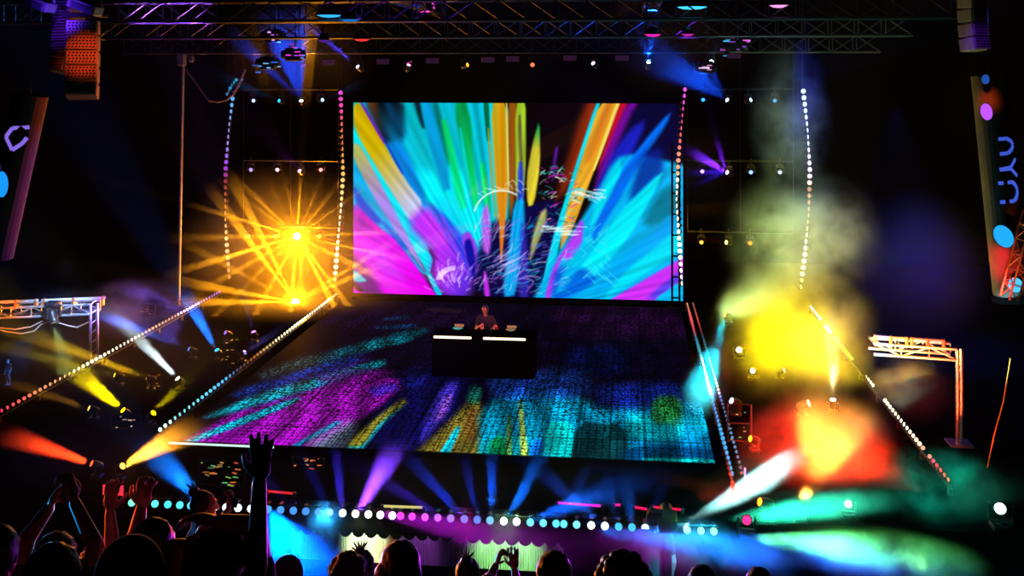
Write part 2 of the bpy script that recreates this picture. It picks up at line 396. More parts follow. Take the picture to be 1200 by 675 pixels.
R([(519, 452), (538, 446), (528, 476), (512, 500), (490, 524), (500, 490)], (72, 50, 224), 5, .9)
R([(520, 465), (531, 462), (520, 490), (508, 494)], (170, 90, 240), 4, .8)
R([(470, 545), (520, 500), (553, 466), (566, 474), (566, 550)], (122, 108, 34), 5)
R([(546, 480), (560, 478), (562, 516), (544, 516)], (170, 110, 40), 4, .7)
R([(553, 450), (566, 455), (560, 475), (545, 470)], (20, 150, 120), 4, .7)
R([(506, 546), (534, 500), (541, 500), (520, 546)], (0, 190, 225), 1.6)
R([(562, 474), (640, 452), (690, 470), (700, 480), (835, 470), (840, 524), (760, 520), (700, 552), (562, 552)], (0, 168, 218), 8)
R([(570, 440), (690, 430), (690, 466), (580, 470)], (20, 70, 200), 9, .75)
R([(700, 450), (800, 448), (800, 478), (700, 478)], (16, 44, 190), 8, .75)
R([(562, 514), (620, 510), (620, 556), (560, 552)], (0, 130, 140), 3, .8)
R([(572, 520), (590, 506), (597, 556), (572, 556)], (0, 150, 66), 3, .9)
R([(594, 486), (599, 486), (600, 550), (592, 550)], (120, 180, 60), 2, .8)
R([(607, 470), (612, 470), (621, 552), (611, 552)], (180, 200, 70), 2, .9)
R([(622, 515), (642, 515), (640, 556), (620, 556)], (10, 110, 235), 2, .9)
R([(640, 494), (674, 494), (668, 556), (632, 556)], (0, 205, 200), 2, .9)
R([(674, 494), (736, 497), (738, 556), (668, 556)], (4, 52, 58), 3, .95)
R([(736, 498), (836, 500), (845, 530), (738, 526)], (0, 120, 180), 4)
R([(734, 486), (800, 492), (800, 516), (734, 516)], (0, 200, 214), 4, .8)
R([(766, 464), (798, 464), (800, 500), (762, 496)], (30, 126, 50), 5, .95)
R([(730, 522), (845, 524), (850, 560), (728, 552)], (0, 62, 110), 4)
R([(752, 536), (840, 538), (842, 543), (756, 541)], (0, 175, 170), 2)
# panel blocks, seams and dead pixels
bi = np.floor((fx - FX0) / .59).astype(int); bj = np.floor((fy - FY0) / .93).astype(int)
tb = rng.uniform(.55, 1.2, (40, 40))[bi, bj]
right = np.clip((px - 540) / 60, 0, 1)
fv.c *= (1 - right * .75 + right * .75 * tb)[:, None]
u = ((fx - FX0) / .59) % 1; v = ((fy - FY0) / .93) % 1
fv.c *= np.where((u < .07) | (v < .05), .6, 1)[:, None]
i_ = np.arange(len(fx)) % NXF; j_ = np.arange(len(fx)) // NXF
fv.c *= (np.where((i_ % 4) == 0, .68, 1) * np.where((j_ % 4) == 0, .7, 1))[:, None]
far = np.clip((520 - py) / 80, 0, 1)
dn = rng.uniform(0, 1, len(fx)); fv.c *= np.where(dn < .15 + .5 * far, .3, 1.05)[:, None]
st = np.clip(.5 + .5 * np.sin(fx * 9 + np.sin(fy * 1.3) * 2), 0, 1); fv.c *= (.72 + .4 * st)[:, None]
me = grid_mesh('display', NXF, NYF, P)
at = me.attributes.new('picture', 'FLOAT_COLOR', 'FACE')
at.data.foreach_set('color', np.concatenate([tolin(fv.c), np.ones((len(fx), 1))], 1).astype(np.float32).ravel())
me.materials.append(led_material('led_floor_picture', 1.45))
lf = empty('led_floor', ((FX0 + FX1) / 2, (FY0 + FY1) / 2, 0)); tag(lf, 'LED dance floor glowing purple at left and cyan at right, laid on the stage', 'LED floor')
under(lf, link('display', me))
bm = bmesh.new(); box(bm, ((FX0 + FX1) / 2, (FY0 + FY1) / 2, .0475), (FX1 - FX0 + .06, FY1 - FY0 + .06, .095), bev=.01); under(lf, bmo('frame', bm, BLACK))
bm = bmesh.new(); box(bm, (-7.02, FY0 - .05, .085), (1.9, .02, .035), bev=.005); e_ = under(lf, bmo('edge_strip', bm, glow((200, 235, 225), 1.2))); e_['label'] = 'white lit strip along the front left edge'

# ------------------------------------------------------------------ lamps: shared meshes
def lamp_mesh(name, r, depth):
    # axis along +Z; slot 0 housing, slot 1 lens
    me = bpy.data.meshes.new(name); bm = bmesh.new()
    lathe(bm, [(0, -depth), (r * .55, -depth), (r * .9, -depth * .5), (r * 1.12, -depth * .15), (r * 1.12, .012), (r, .012), (r * .98, 0)], 16)
    lathe(bm, [(r * .98, 0), (r * .7, r * .14), (r * .35, r * .2), (0, r * .22)], 16, mi=1)
    bmesh.ops.recalc_face_normals(bm, faces=bm.faces); bm.to_mesh(me); bm.free()
    for p in me.polygons: p.use_smooth = True
    me.materials.append(HOUS); me.materials.append(HOUS); return me
LAMP_F = lamp_mesh('lamp', .056, .12); LAMP_S = lamp_mesh('lamp', .062, .1)
def place_lamp(me, loc, d, rgb, k, parent, sc=1.0):
    o = bpy.data.objects.new('lamp', me); COL.objects.link(o); under(parent, o)
    o.rotation_euler = Vector(d).to_track_quat('Z', 'Y').to_euler(); o.location = loc; o.scale = (sc,) * 3
    o.material_slots[1].link = 'OBJECT'; o.material_slots[1].material = glow(rgb, k); return o
def ramp(stops, x):
    for (x0, c0), (x1, c1) in zip(stops, stops[1:]):
        if x <= x1:
            tt = max(0, min(1, (x - x0) / (x1 - x0 + 1e-9))); return tuple(int(round((a + (b - a) * tt) / 8) * 8) for a, b in zip(c0, c1))
    return stops[-1][1]
CAMP = Vector((0, 0, H))
# front row
rows = [([157, 171, 184, 199, 213, 226, 240, 254, 267, 281, 296], 'string of round lamps on the stage lip glowing green to cyan, leftmost of the row', [(150, (130, 235, 190)), (200, (70, 215, 225)), (226, (90, 215, 250)), (250, (220, 245, 255)), (300, (230, 245, 255))]),
        ([316, 330.5, 345.5, 360, 375, 388, 403, 418, 433, 447, 461], 'string of round lamps on the stage lip turning from blue to violet white', [(316, (60, 150, 250)), (375, (70, 120, 250)), (390, (150, 180, 255)), (403, (250, 250, 255)), (461, (250, 240, 255))]),
        ([470.5, 484, 499, 514, 529, 545, 560, 575, 591, 606, 622, 637, 652], 'string of round lamps on the stage lip turning from magenta to blue to cyan', [(470, (240, 60, 220)), (499, (225, 90, 235)), (529, (150, 110, 245)), (560, (60, 120, 245)), (580, (120, 190, 255)), (591, (245, 250, 255)), (606, (240, 250, 255)), (622, (110, 220, 250)), (652, (90, 205, 245))]),
        ([661, 676, 693, 709, 725, 740.5, 756, 772, 788, 805, 821, 836], 'string of round lip lamps going cyan, white and pale green, rightmost of the row', [(661, (100, 210, 250)), (676, (120, 220, 250)), (693, (240, 250, 255)), (709, (240, 252, 255)), (725, (60, 180, 240)), (740, (60, 180, 230)), (756, (190, 230, 255)), (790, (160, 230, 210)), (836, (150, 235, 150))])]
for xs, lab, st in rows:
    p0, p1 = atY(xs[0], 600, 15.2), atY(xs[-1], 600, 15.2)
    root = empty('lamp_batten', ((p0.x + p1.x) / 2, 15.24, -.1)); tag(root, lab, 'stage lights', 'lamp battens along the stage lip')
    bm = bmesh.new(); box(bm, ((p0.x + p1.x) / 2, 15.27, -.1), (p1.x - p0.x + .12, .05, .07), bev=.01); under(root, bmo('bar', bm, HOUS))
    for x in xs:
        q = atY(x, 600, 15.2); loc = Vector((q.x, 15.13, -.1)); c = ramp(st, x); white = min(c) > 180
        d = (CAMP - loc).normalized() + Vector((random.uniform(-.12, .12), 0, random.uniform(-.1, .1)))
        place_lamp(LAMP_F, loc, d, c, 3.2 if white else 1.5, root)
        bm = bmesh.new(); box(bm, (q.x, 15.2, -.022), (.05, .1, .012), bev=.003); under(root, bmo('clamp', bm, CHROME))

def strip(lab, pts, n, st, key, skip=None, rad=1.0, k=2.0, face='cam', group=None, phase=0.0, double=False):
    """lamps along a 3D polyline; st colours by fraction; lamps swivel slowly along the strip."""
    P3 = [Vector(p) for p in pts]; L = [0]
    for a, b in zip(P3, P3[1:]): L.append(L[-1] + (b - a).length)
    def pos(s_):
        s_ *= L[-1]
        for i in range(len(P3) - 1):
            if s_ <= L[i + 1] + 1e-9: return P3[i].lerp(P3[i + 1], (s_ - L[i]) / max(1e-9, L[i + 1] - L[i]))
        return P3[-1]
    c = sum(P3, Vector()) / len(P3); root = empty('led_strip', c); tag(root, lab, 'light strip', group)
    dense = [pos(i / 40) for i in range(41)]
    bm = bmesh.new(); polyline(bm, [p + (Vector((0, .1, 0)) if face == 'cam' else Vector((0, 0, -.09))) for p in dense], .022, 6)
    if face == 'up':
        for p in dense[::5]: box(bm, (p.x, p.y, (p.z - .1) / 2), (.06, .1, max(.02, p.z - .1)))
    under(root, bmo('bar', bm, HOUS))
    if face == 'cam':
        bm = bmesh.new(); tube(bm, P3[0] + Vector((0, .1, 0)), (P3[0].x, P3[0].y + .1, 15), .008, n=6); under(root, bmo('hanging_cable', bm, HOUS))
    for i in range(n):
        s_ = (i + .5) / n
        if skip and any(a <= s_ <= b for a, b in skip): continue
        p = pos(s_); cc = ramp(st, s_)
        if face == 'cam': sw = 1.25 * math.sin(s_ * 2 * PI * 1.15 + phase)
        else: sw = 1.0 * math.sin(s_ * 2 * PI * 2.1 + phase)
        d = (CAMP - p).normalized()
        d = Matrix.Rotation(sw, 3, 'Z') @ d
        kk = k * (3 if min(cc) > 150 else 1) * .6
        place_lamp(LAMP_S, p, d, cc, kk, root, rad)
        if double: place_lamp(LAMP_S, p + Vector((.16, 0, .02)), d, cc, kk * .6, root, rad * .7)
    return root
VG = 'vertical light strips behind the stage'; FG = 'light strips running along the stage floor'
vp = lambda L, Y: [atY(x, y, Y) for x, y in L]
strip('curved vertical light strip, blue on top and amber below, far left of the screen', vp([(273, 112), (268, 150), (264.5, 195), (264, 250), (266, 290), (268.5, 328)], 28.6), 29,
      [(0, (70, 170, 255)), (.25, (140, 150, 255)), (.38, (150, 60, 230)), (.48, (150, 40, 40)), (.62, (235, 150, 60)), (.78, (255, 225, 150)), (.9, (255, 190, 120)), (1, (240, 130, 110))], 'a', group=VG, phase=0.2)
strip('vertical light strip at the left screen edge, magenta on top, pale yellow below', vp([(399, 105), (401, 165), (402, 205), (400, 240), (396, 285), (392, 331)], 28.6), 31,
      [(0, (230, 70, 210)), (.1, (240, 60, 160)), (.22, (255, 110, 70)), (.42, (245, 190, 90)), (.6, (235, 235, 160)), (.8, (255, 255, 225)), (1, (245, 215, 130))], 'b', group=VG, phase=-.3)
strip('vertical light strip at the right screen edge, magenta on top, pale green below', vp([(803, 101), (799, 140), (795, 185), (793, 235), (796, 280), (799, 336)], 28.6), 31,
      [(0, (225, 90, 230)), (.12, (235, 70, 200)), (.25, (250, 100, 90)), (.42, (250, 185, 140)), (.6, (255, 240, 200)), (.78, (215, 245, 185)), (1, (245, 205, 170))], 'c', group=VG, phase=.4)
strip('curved vertical light strip behind the smoke plume, blue white on top, peach below', vp([(941, 103), (946, 150), (949, 200), (948, 250), (943, 300), (938, 340)], 28.6), 31,
      [(0, (150, 205, 255)), (.15, (215, 230, 255)), (.35, (190, 180, 245)), (.5, (190, 150, 130)), (.62, (250, 170, 130)), (.8, (255, 225, 200)), (1, (245, 200, 120))], 'd', group=VG, phase=-.1)
strip('short slanted cyan light strip above the far left strip, nearer the drooping cable', vp([(265, 112), (271, 101), (278, 92)], 28.4), 6, [(0, (40, 150, 220)), (1, (60, 190, 240))], 'e', rad=.8, k=1, group='slanted strips above the left drop')
strip('short slanted cyan and violet light strip above the far left strip', vp([(273, 110), (280, 99), (284, 91)], 28.4), 5, [(0, (150, 130, 240)), (1, (50, 170, 250))], 'f', rad=.7, k=1, group='slanted strips above the left drop')
strip('floor light strip on the outer left wing, red nearby fading through orange to violet', [(-11.72, 28.6, .2), (-11.7, 18, .2)], 58,
      [(0, (170, 90, 245)), (.2, (220, 170, 250)), (.3, (240, 180, 120)), (.42, (255, 190, 110)), (.55, (220, 220, 200)), (.7, (240, 230, 170)), (.82, (255, 190, 130)), (.92, (250, 110, 80)), (1, (235, 40, 90))], 'g', face='up', rad=.58, group=FG, phase=.6)
strip('light strip left of the glowing floor, cyan nearby and warm white far off', [(-8.25, 28.6, .22), (-8.25, 17.3, .22)], 56,
      [(0, (255, 210, 130)), (.2, (255, 235, 190)), (.45, (250, 240, 170)), (.58, (150, 80, 30)), (.66, (70, 60, 90)), (.72, (80, 180, 255)), (.85, (110, 215, 240)), (1, (170, 240, 220))], 'h', face='up', rad=.58, group=FG, phase=2.2)
strip('double light strip right of the glowing floor, red far off, blue nearby', [(1.64, 28.5, .22), (1.66, 16.4, .22)], 54,
      [(0, (240, 150, 110)), (.12, (240, 90, 90)), (.26, (230, 60, 80)), (.3, (40, 120, 150)), (.42, (60, 170, 170)), (.46, (245, 240, 210)), (.64, (245, 225, 190)), (.7, (70, 150, 235)), (1, (70, 170, 235))], 'i', face='up', rad=.58, group=FG, phase=1.2, double=True)
strip('broken floor light strip on the outer right wing, red at its near end', [(4.95, 28.6, .2), (5.0, 16.6, .2)], 62,
      [(0, (220, 220, 255)), (.22, (150, 200, 255)), (.36, (245, 190, 70)), (.5, (160, 160, 120)), (.62, (240, 220, 180)), (.8, (250, 225, 190)), (.9, (245, 170, 130)), (.93, (235, 50, 90)), (1, (250, 130, 80))], 'j',
      skip=[(.13, .17), (.24, .28), (.44, .53), (.6, .66), (.88, .9)], face='up', rad=.58, group=FG, phase=.9)

# ------------------------------------------------------------------ moving heads and their beams
def mk(name, fn, mats, smooth=False):
    me = bpy.data.meshes.new(name); bm = bmesh.new(); fn(bm); bmesh.ops.recalc_face_normals(bm, faces=bm.faces); bm.to_mesh(me); bm.free()
    for m in mats: me.materials.append(m)
    if smooth:
        for p in me.polygons: p.use_smooth = True
    return me
def _base(bm):
    box(bm, (0, 0, .065), (.36, .3, .11), bev=.025); box(bm, (0, -.153, .065), (.14, .012, .05)); lathe(bm, [(.1, .12), (.1, .145), (.0, .145)], 16)
    for x in (-.13, .13):
        for y in (-.1, .1): box(bm, (x, y, .006), (.05, .05, .012))
def _yoke(bm):
    box(bm, (0, 0, .165), (.42, .13, .045), bev=.015)
    for s in (-1, 1):
        box(bm, (s * .2, 0, .31), (.05, .14, .3), bev=.02); tube(bm, (s * .16, 0, .4), (s * .235, 0, .4), .05, n=14)
def _head(bm): lathe(bm, [(0, -.2), (.07, -.2), (.11, -.17), (.135, -.08), (.135, .05), (.115, .12), (.125, .17), (.125, .2), (.1, .2), (.1, .19)], 20)
def _lens(bm): lathe(bm, [(.1, .185), (.06, .2), (0, .206)], 20)
BASE, YOKE, HEAD, LENS = mk('base', _base, [HOUS]), mk('yoke', _yoke, [HOUS]), mk('head', _head, [HOUS], True), mk('lens', _lens, [HOUS], True)
BEAMK = 2.3
def spot(loc, d, rgb, power, ang, blend=.5, size=.05, parent=None, name='beam'):
    l = bpy.data.lights.new(name, 'SPOT'); o = bpy.data.objects.new(name, l); COL.objects.link(o)
    o.location = loc; o.rotation_euler = (-Vector(d)).to_track_quat('Z', 'Y').to_euler()
    l.energy = power; l.spot_size = math.radians(ang); l.spot_blend = blend; l.shadow_soft_size = size; l.color = col(*rgb)[:3]
    if parent is not None: under(parent, o)
    return o
def gobo(lo, scale, a, b, base=.1, seed=0.0):
    """breaks a lamp's output into shafts, as a glass gobo in the lamp does"""
    l = lo.data; l.use_nodes = True; t = l.node_tree; e = t.nodes['Emission']
    g = t.nodes.new('ShaderNodeNewGeometry'); v = t.nodes.new('ShaderNodeVectorMath'); v.operation = 'ADD'; v.inputs[1].default_value = (seed, seed * 2, seed * 3)
    n = t.nodes.new('ShaderNodeTexNoise'); n.inputs['Scale'].default_value = scale; n.inputs['Detail'].default_value = 2
    m = t.nodes.new('ShaderNodeMapRange'); m.inputs[1].default_value = a; m.inputs[2].default_value = b; m.inputs[3].default_value = base; m.inputs[4].default_value = 1
    t.links.new(g.outputs['Incoming'], v.inputs[0]); t.links.new(v.outputs[0], n.inputs['Vector']); t.links.new(n.outputs['Fac'], m.inputs[0]); t.links.new(m.outputs[0], e.inputs['Strength'])
def head(lens, d, rgb, lab, k=6, group=None, hang=False, sc=.72, lcol=None):
    d = Vector(d).normalized(); piv = Vector(lens) - d * .2 * sc
    root = empty('moving_head_light', piv + Vector((0, 0, (.4 if hang else -.4) * sc)), (PI if hang else 0, 0, 0))
    root.scale = (sc,) * 3
    tag(root, lab, 'stage light', group)
    if not hang and abs(root.location.z) < .12: root.location.z = 0.0
    Rr = Matrix.Rotation(PI, 3, 'X') if hang else Matrix.Identity(3)
    dl = Rr @ d
    x = Vector((0, 0, 1)).cross(dl); x = x.normalized() if x.length > 1e-3 else Vector((1, 0, 0))
    y = dl.cross(x)
    link('base', BASE, parent=root)
    o = link('yoke', YOKE, parent=root); o.rotation_euler = (0, 0, math.atan2(x.y, x.x))
    h = link('head', HEAD, parent=root); h.location = (0, 0, .4); M = Matrix((x, y, dl)).transposed(); h.rotation_euler = M.to_euler()
    ln = link('lens', LENS, parent=h); ln.material_slots[0].link = 'OBJECT'; ln.material_slots[0].material = glow(lcol or rgb, k)
    return root
def beam(lx, ly, tx, ty, dd, rgb, power, ang, lab, z=None, Y=None, D=None, k=6, group=None, hang=False, sc=.5, lcol=None, blend=.5, extra=(), gob=None):
    p = atY(lx, ly, Y) if Y is not None else (atD(lx, ly, D) if D is not None else atZ(lx, ly, .53 * sc if z is None else z))
    dep = -SP * p.x + CP * p.y
    d = (atD(tx, ty, dep + dd) - p).normalized()
    root = head(p, d, rgb, lab, k, group, hang, sc, lcol)
    p = root.location + Vector((0, 0, (-.4 if hang else .4) * sc)) + d * .21 * sc
    if hang:
        top = 7.1 if Y is not None and Y < 27.9 else root.location.z + .16
        bm = bmesh.new(); L_ = max(.05, top - root.location.z) / sc; box(bm, (0, 0, -L_ / 2), (.07, .07, L_), bev=.012); link('clamp', bmo_mesh('clamp', bm, HOUS), parent=root)
    if power:
        s_ = spot(p + d * .03, d, rgb, power * BEAMK, ang, blend)
        if gob: gobo(s_, *gob)
    for (ex, ey, ed, ergb, ep, ea) in extra:
        d2 = (atD(ex, ey, dep + ed) - p).normalized(); spot(p + d * .05, d2, ergb, ep * BEAMK, ea, blend)
    return root
YEL, ORG, WHT, BLU, CYN, PUR, MAG, RED = (255, 225, 0), (255, 150, 20), (225, 240, 235), (20, 110, 255), (0, 200, 255), (120, 50, 255), (230, 40, 220), (255, 50, 20)
LW = 'moving head lights on the left wing deck'
beam(144, 481, 88, 434, -.6, YEL, 44000, 20, 'moving head light on the left wing throwing a broad yellow beam up left', group=LW, k=10)
beam(180, 484, 214, 449, -.3, YEL, 22000, 13, 'moving head light on the left wing throwing a short yellow beam up right', group=LW, k=8)
beam(208, 444, 140, 375, -.8, (215, 235, 230), 16000, 11, 'moving head light throwing a white beam up left from the middle of the left wing', group=LW, k=12)
beam(254, 411, 226, 362, -.5, (20, 120, 255), 70000, 15, 'moving head light throwing a strong blue beam up left beside the amber star', group=LW, k=12)
beam(221, 408, 150, 380, -.5, (60, 110, 255), 20000, 8, 'moving head light throwing a thin blue beam flat to the left', group=LW)
beam(172, 441, 125, 424, -.3, (240, 190, 20), 9000, 9, 'moving head light with a thin amber beam beside the white beam', group=LW)
beam(134, 438, 95, 428, -.3, (230, 200, 30), 3000, 8, 'moving head light with a faint short yellow beam, far side of the left strip', group=LW)
beam(104, 477, 50, 460, -.4, (255, 170, 60), 6000, 8, 'moving head light with a thin orange beam just left of the broad yellow one', group=LW)
beam(107, 542, 20, 512, -.6, (255, 60, 20), 26000, 16, 'moving head light throwing a broad red beam left from the front of the left wing', group=LW, k=8)
beam(144, 545, 195, 516, -.5, (255, 160, 40), 20000, 18, 'moving head light throwing an amber beam right toward the glowing floor corner', group=LW, k=10)
beam(297, 390, 287, 350, -.3, (170, 90, 255), 36000, 15, 'moving head light throwing a lilac beam straight up below the amber stars', group=LW, k=6)
beam(264, 389, 245, 380, -.3, (120, 80, 240), 5000, 9, 'moving head light with a short violet beam beside the strong blue beam', group=LW, k=3)
beam(287, 412, 318, 392, -.3, (150, 130, 255), 20000, 12, 'moving head light with a pale violet beam aimed at the floor strip', group=LW, k=4)
# front blue shafts over the lip
FR = 'moving head lights behind the stage lip'
def fbeam(lx, ly, tx, ty, dd, rgb, pw, an, lab, **kw):
    p = atY(lx, 600, 15.06); p.z = -.09; dep = -SP * p.x + CP * p.y; y0 = HY + F * (H - p.z) / dep
    d = atD(tx, ty + (y0 - ly), dep + dd) - p
    return spot(p, d, rgb, pw * LIPK, an, .5)
LIPK = .8
fbeam(244, 578, 188, 520, -.5, (10, 120, 255), 90000, 19, 'small moving head throwing a wide blue beam up left over the left lip lamps', k=4)
fbeam(419, 590, 452, 528, -.4, (120, 60, 255), 40000, 17, 'small moving head throwing a wide violet beam up over the stage lip', k=10)
fbeam(402, 588, 396, 535, -.2, (70, 50, 235), 12000, 9, 'small moving head throwing a narrow violet blue beam straight up', k=5)
fbeam(388, 586, 368, 545, -.2, (40, 40, 200), 3000, 10, 'small moving head with a faint indigo beam, left of the narrow violet one', k=3)
fbeam(345, 581, 318, 548, -.2, (40, 50, 200), 3000, 9, 'small moving head with a faint indigo beam near the raised dark arm', k=3)
fbeam(546, 594, 512, 556, -.2, (30, 60, 230), 10000, 9, 'small moving head throwing a blue beam up left beside the magenta lamps', k=4)
fbeam(521, 593, 478, 566, -.2, (80, 40, 220), 6000, 9, 'small moving head throwing a dim purple beam up left beside the magenta lamps', k=3)
fbeam(560, 592, 552, 552, -.2, (30, 60, 220), 4000, 9, 'small moving head with a faint blue beam straight up, centre of the lip', k=3)
fbeam(576, 597, 576, 545, -.2, (10, 90, 255), 16000, 9, 'small moving head throwing a blue beam straight up at the centre of the lip', k=5)
fbeam(593, 600, 622, 545, -.2, (10, 110, 255), 26000, 11, 'small moving head throwing a strong blue beam up right from the two white lamps', k=10)
fbeam(612, 604, 690, 575, -.3, (10, 100, 255), 24000, 14, 'small moving head throwing a broad blue beam low to the right', k=8)
fbeam(652, 604, 668, 576, -.2, (20, 90, 230), 7000, 12, 'small moving head with a short blue beam near the magenta tube light', k=4)
fbeam(708, 605, 660, 562, -.2, (30, 90, 235), 14000, 11, 'small moving head throwing a blue beam up left past the magenta tube light', k=6)
fbeam(725, 604, 715, 560, -.2, (20, 90, 220), 9000, 10, 'small moving head with a blue beam up, left of the camera operator', k=4)
fbeam(741, 603, 738, 575, -.2, (20, 100, 230), 9000, 18, 'small moving head with a wide soft blue beam, left of the camera operator', k=4)
fbeam(757, 604, 775, 560, -.2, (10, 60, 170), 7000, 11, 'small moving head with a faint blue beam leaning right, next to the camera operator', k=4)
fbeam(790, 608, 955, 515, .8, (150, 235, 235), 55000, 13, 'small moving head throwing a pale teal beam up right into the fiery smoke', k=12)
fbeam(797, 618, 1050, 572, -.3, (40, 215, 165), 22000, 11, 'small moving head throwing a green teal beam low to the right', k=10)
# wall rows of small heads
WALL = 'small moving heads hung on the side pipes'
BY = 28.2
def wb(lx, ly, tx, ty, dd, rgb, pw, an, lab, k=6, **kw): return beam(lx, ly, tx, ty, dd, rgb, pw, an, lab, Y=BY, k=k, group=WALL, hang=True, sc=.5, **kw)
side = {'l': 'left of the screen', 'r': 'right of the screen'}
wb(297, 118, 297, 140, -3, (140, 160, 255), 0, 10, 'small lamp glowing pale violet, outermost on the top left pipe', 3)
wb(327, 118, 306, 110, -.6, (30, 150, 240), 5000, 12, 'small moving head glowing cyan with a faint beam, top left pipe', 4)
wb(353, 118, 340, 60, -1.5, (10, 70, 255), 26000, 26, 'moving head fanning blue beams up to the roof on the top left pipe', 20, lcol=(190, 225, 255), gob=(9, .45, .62, .08, 1.3), extra=[(352, 60, -1, (10, 80, 255), 15000, 7), (318, 85, -1, (10, 60, 240), 12000, 10)])
wb(378, 117, 396, 110, -.6, (40, 130, 255), 1500, 10, 'small lamp glowing blue, nearest the screen on the top left pipe', 6, lcol=(120, 190, 255))
wb(294, 199, 294, 220, -3, (150, 130, 240), 0, 10, 'small lamp glowing dim violet, outermost on the second left pipe', 2)
wb(325, 199, 325, 220, -3, (200, 170, 255), 0, 10, 'small lamp glowing lilac beside the magenta head on the second left pipe', 4)
wb(351, 200, 320, 165, -1.0, (190, 40, 230), 12000, 24, 'moving head glowing magenta on the second left pipe', 16, lcol=(250, 130, 255), gob=(10, .48, .6, .05, 4.1))
wb(376, 199, 376, 220, -3, (240, 110, 120), 0, 10, 'small lamp glowing pinkish red nearest the screen on the second left pipe', 4)
wb(291, 277, 291, 300, -3, (255, 190, 70), 0, 10, 'small amber lamp, outermost on the third left pipe', 3)
wb(323, 277, 323, 300, -3, (255, 190, 60), 0, 10, 'small amber lamp left of the upper amber star', 5)
wb(374, 277, 374, 300, -3, (255, 190, 60), 0, 10, 'small amber lamp right of the upper amber star', 5)
wb(852, 117, 775, 62, -1.5, (10, 80, 255), 36000, 30, 'moving head fanning blue beams up left, on the top right pipe', 20, lcol=(200, 230, 255), gob=(9, .44, .6, .1, 2.2), extra=[(800, 60, -1, (10, 90, 255), 26000, 6), (826, 66, -1, (10, 70, 255), 22000, 8), (750, 80, -1, (10, 60, 220), 12000, 9)])
wb(880, 117, 930, 95, -1, (20, 90, 230), 14000, 17, 'moving head with a faint blue beam up right on the top right pipe', 14, lcol=(150, 215, 255))
wb(824, 117, 824, 140, -3, (40, 130, 255), 0, 10, 'small lamp glowing blue nearest the screen on the top right pipe', 3)
wb(908, 118, 908, 140, -3, (60, 150, 200), 0, 10, 'small lamp glowing dim cyan, outermost on the top right pipe', 2)
wb(852, 202, 790, 166, -1.2, (110, 30, 230), 30000, 14, 'moving head throwing a violet beam up left on the second right pipe', 16, lcol=(225, 190, 255), extra=[(838, 150, -1, (110, 20, 220), 24000, 10), (800, 204, -1, (50, 20, 200), 9000, 12), (806, 222, -1, (30, 20, 190), 7000, 9)])
wb(880, 202, 880, 225, -3, (90, 130, 250), 0, 10, 'small lamp glowing pale blue beside the violet head on the second right pipe', 5)
wb(823, 201, 823, 225, -3, (210, 130, 250), 0, 10, 'small lamp glowing pink violet nearest the screen on the second right pipe', 4)
wb(914, 202, 914, 225, -3, (160, 190, 240), 0, 10, 'small lamp glowing grey blue in the plume, outermost on the second right pipe', 3)
wb(851, 284, 800, 276, -1, (235, 80, 10), 9000, 16, 'moving head throwing a dim orange beam left on the third right pipe', 14, lcol=(255, 190, 70), extra=[(806, 304, -1, (220, 50, 10), 5000, 10)])
wb(822, 284, 822, 310, -3, (250, 160, 50), 0, 10, 'small orange lamp nearest the screen on the third right pipe', 4)
wb(879, 285, 879, 310, -3, (240, 110, 40), 0, 10, 'small red orange lamp beside the yellow smoke on the third right pipe', 4)
# the two amber stars
for (sx, sy, lab, sd) in [(348, 277, 'moving head blazing amber in a star of beams, upper one on the pipe', 3.3), (346, 354, 'moving head blazing amber in a star of beams, lower one near the floor', 7.7)]:
    p = atY(sx, sy, BY); d = (CAMP - p).normalized()
    head(p, d, (255, 200, 90), lab, 60, 'amber star lamps', sy < 300, .9, lcol=(255, 225, 150))
    l = bpy.data.lights.new('star_beams', 'POINT'); lo = bpy.data.objects.new('star_beams', l); COL.objects.link(lo); lo.location = p + d * .1
    l.energy = 1500; l.color = col(255, 150, 10)[:3]; l.shadow_soft_size = .03
    rr = random.Random(int(sd * 10)); sx_ = Vector((0, 0, 1)).cross(d).normalized(); su_ = d.cross(sx_)
    for q in range(22):
        a = 2 * PI * (q + rr.uniform(-.35, .35)) / 22
        v = (sx_ * math.cos(a) + su_ * math.sin(a) + d * rr.uniform(.05, .45)).normalized()
        spot(p + d * .08, v, (255, 160, 20), rr.choice((40000, 70000, 130000)), rr.uniform(3, 6.5), .6, .01, name='star_ray')
# pipes
for i, (sx0, sx1, yy) in enumerate([(285, 396, 117), (285, 396, 200), (285, 396, 277), (806, 930, 117), (806, 930, 201), (806, 930, 284)]):
    a, b = atY(sx0, yy, BY), atY(sx1, yy, BY); z = a.z + .3
    root = empty('lighting_pipe', ((a.x + b.x) / 2, BY, z)); row = ['top', 'second', 'third'][i % 3]
    tag(root, f'thin black {row} pipe carrying small lamps on the {"left" if i < 3 else "right"} of the screen', 'pipe', 'lighting pipes beside the screen')
    bm = bmesh.new(); tube(bm, (a.x, BY, z), (b.x, BY, z), .025, n=10); under(root, bmo('pipe', bm, HOUS))
    for s in (0, .5, 1):
        bm = bmesh.new(); x = a.x + (b.x - a.x) * s; tube(bm, (x, BY + .03, z), (x, BY + .03, z + 2.2 if i % 3 else 7.05), .008, n=6); under(root, bmo('cable', bm, HOUS))

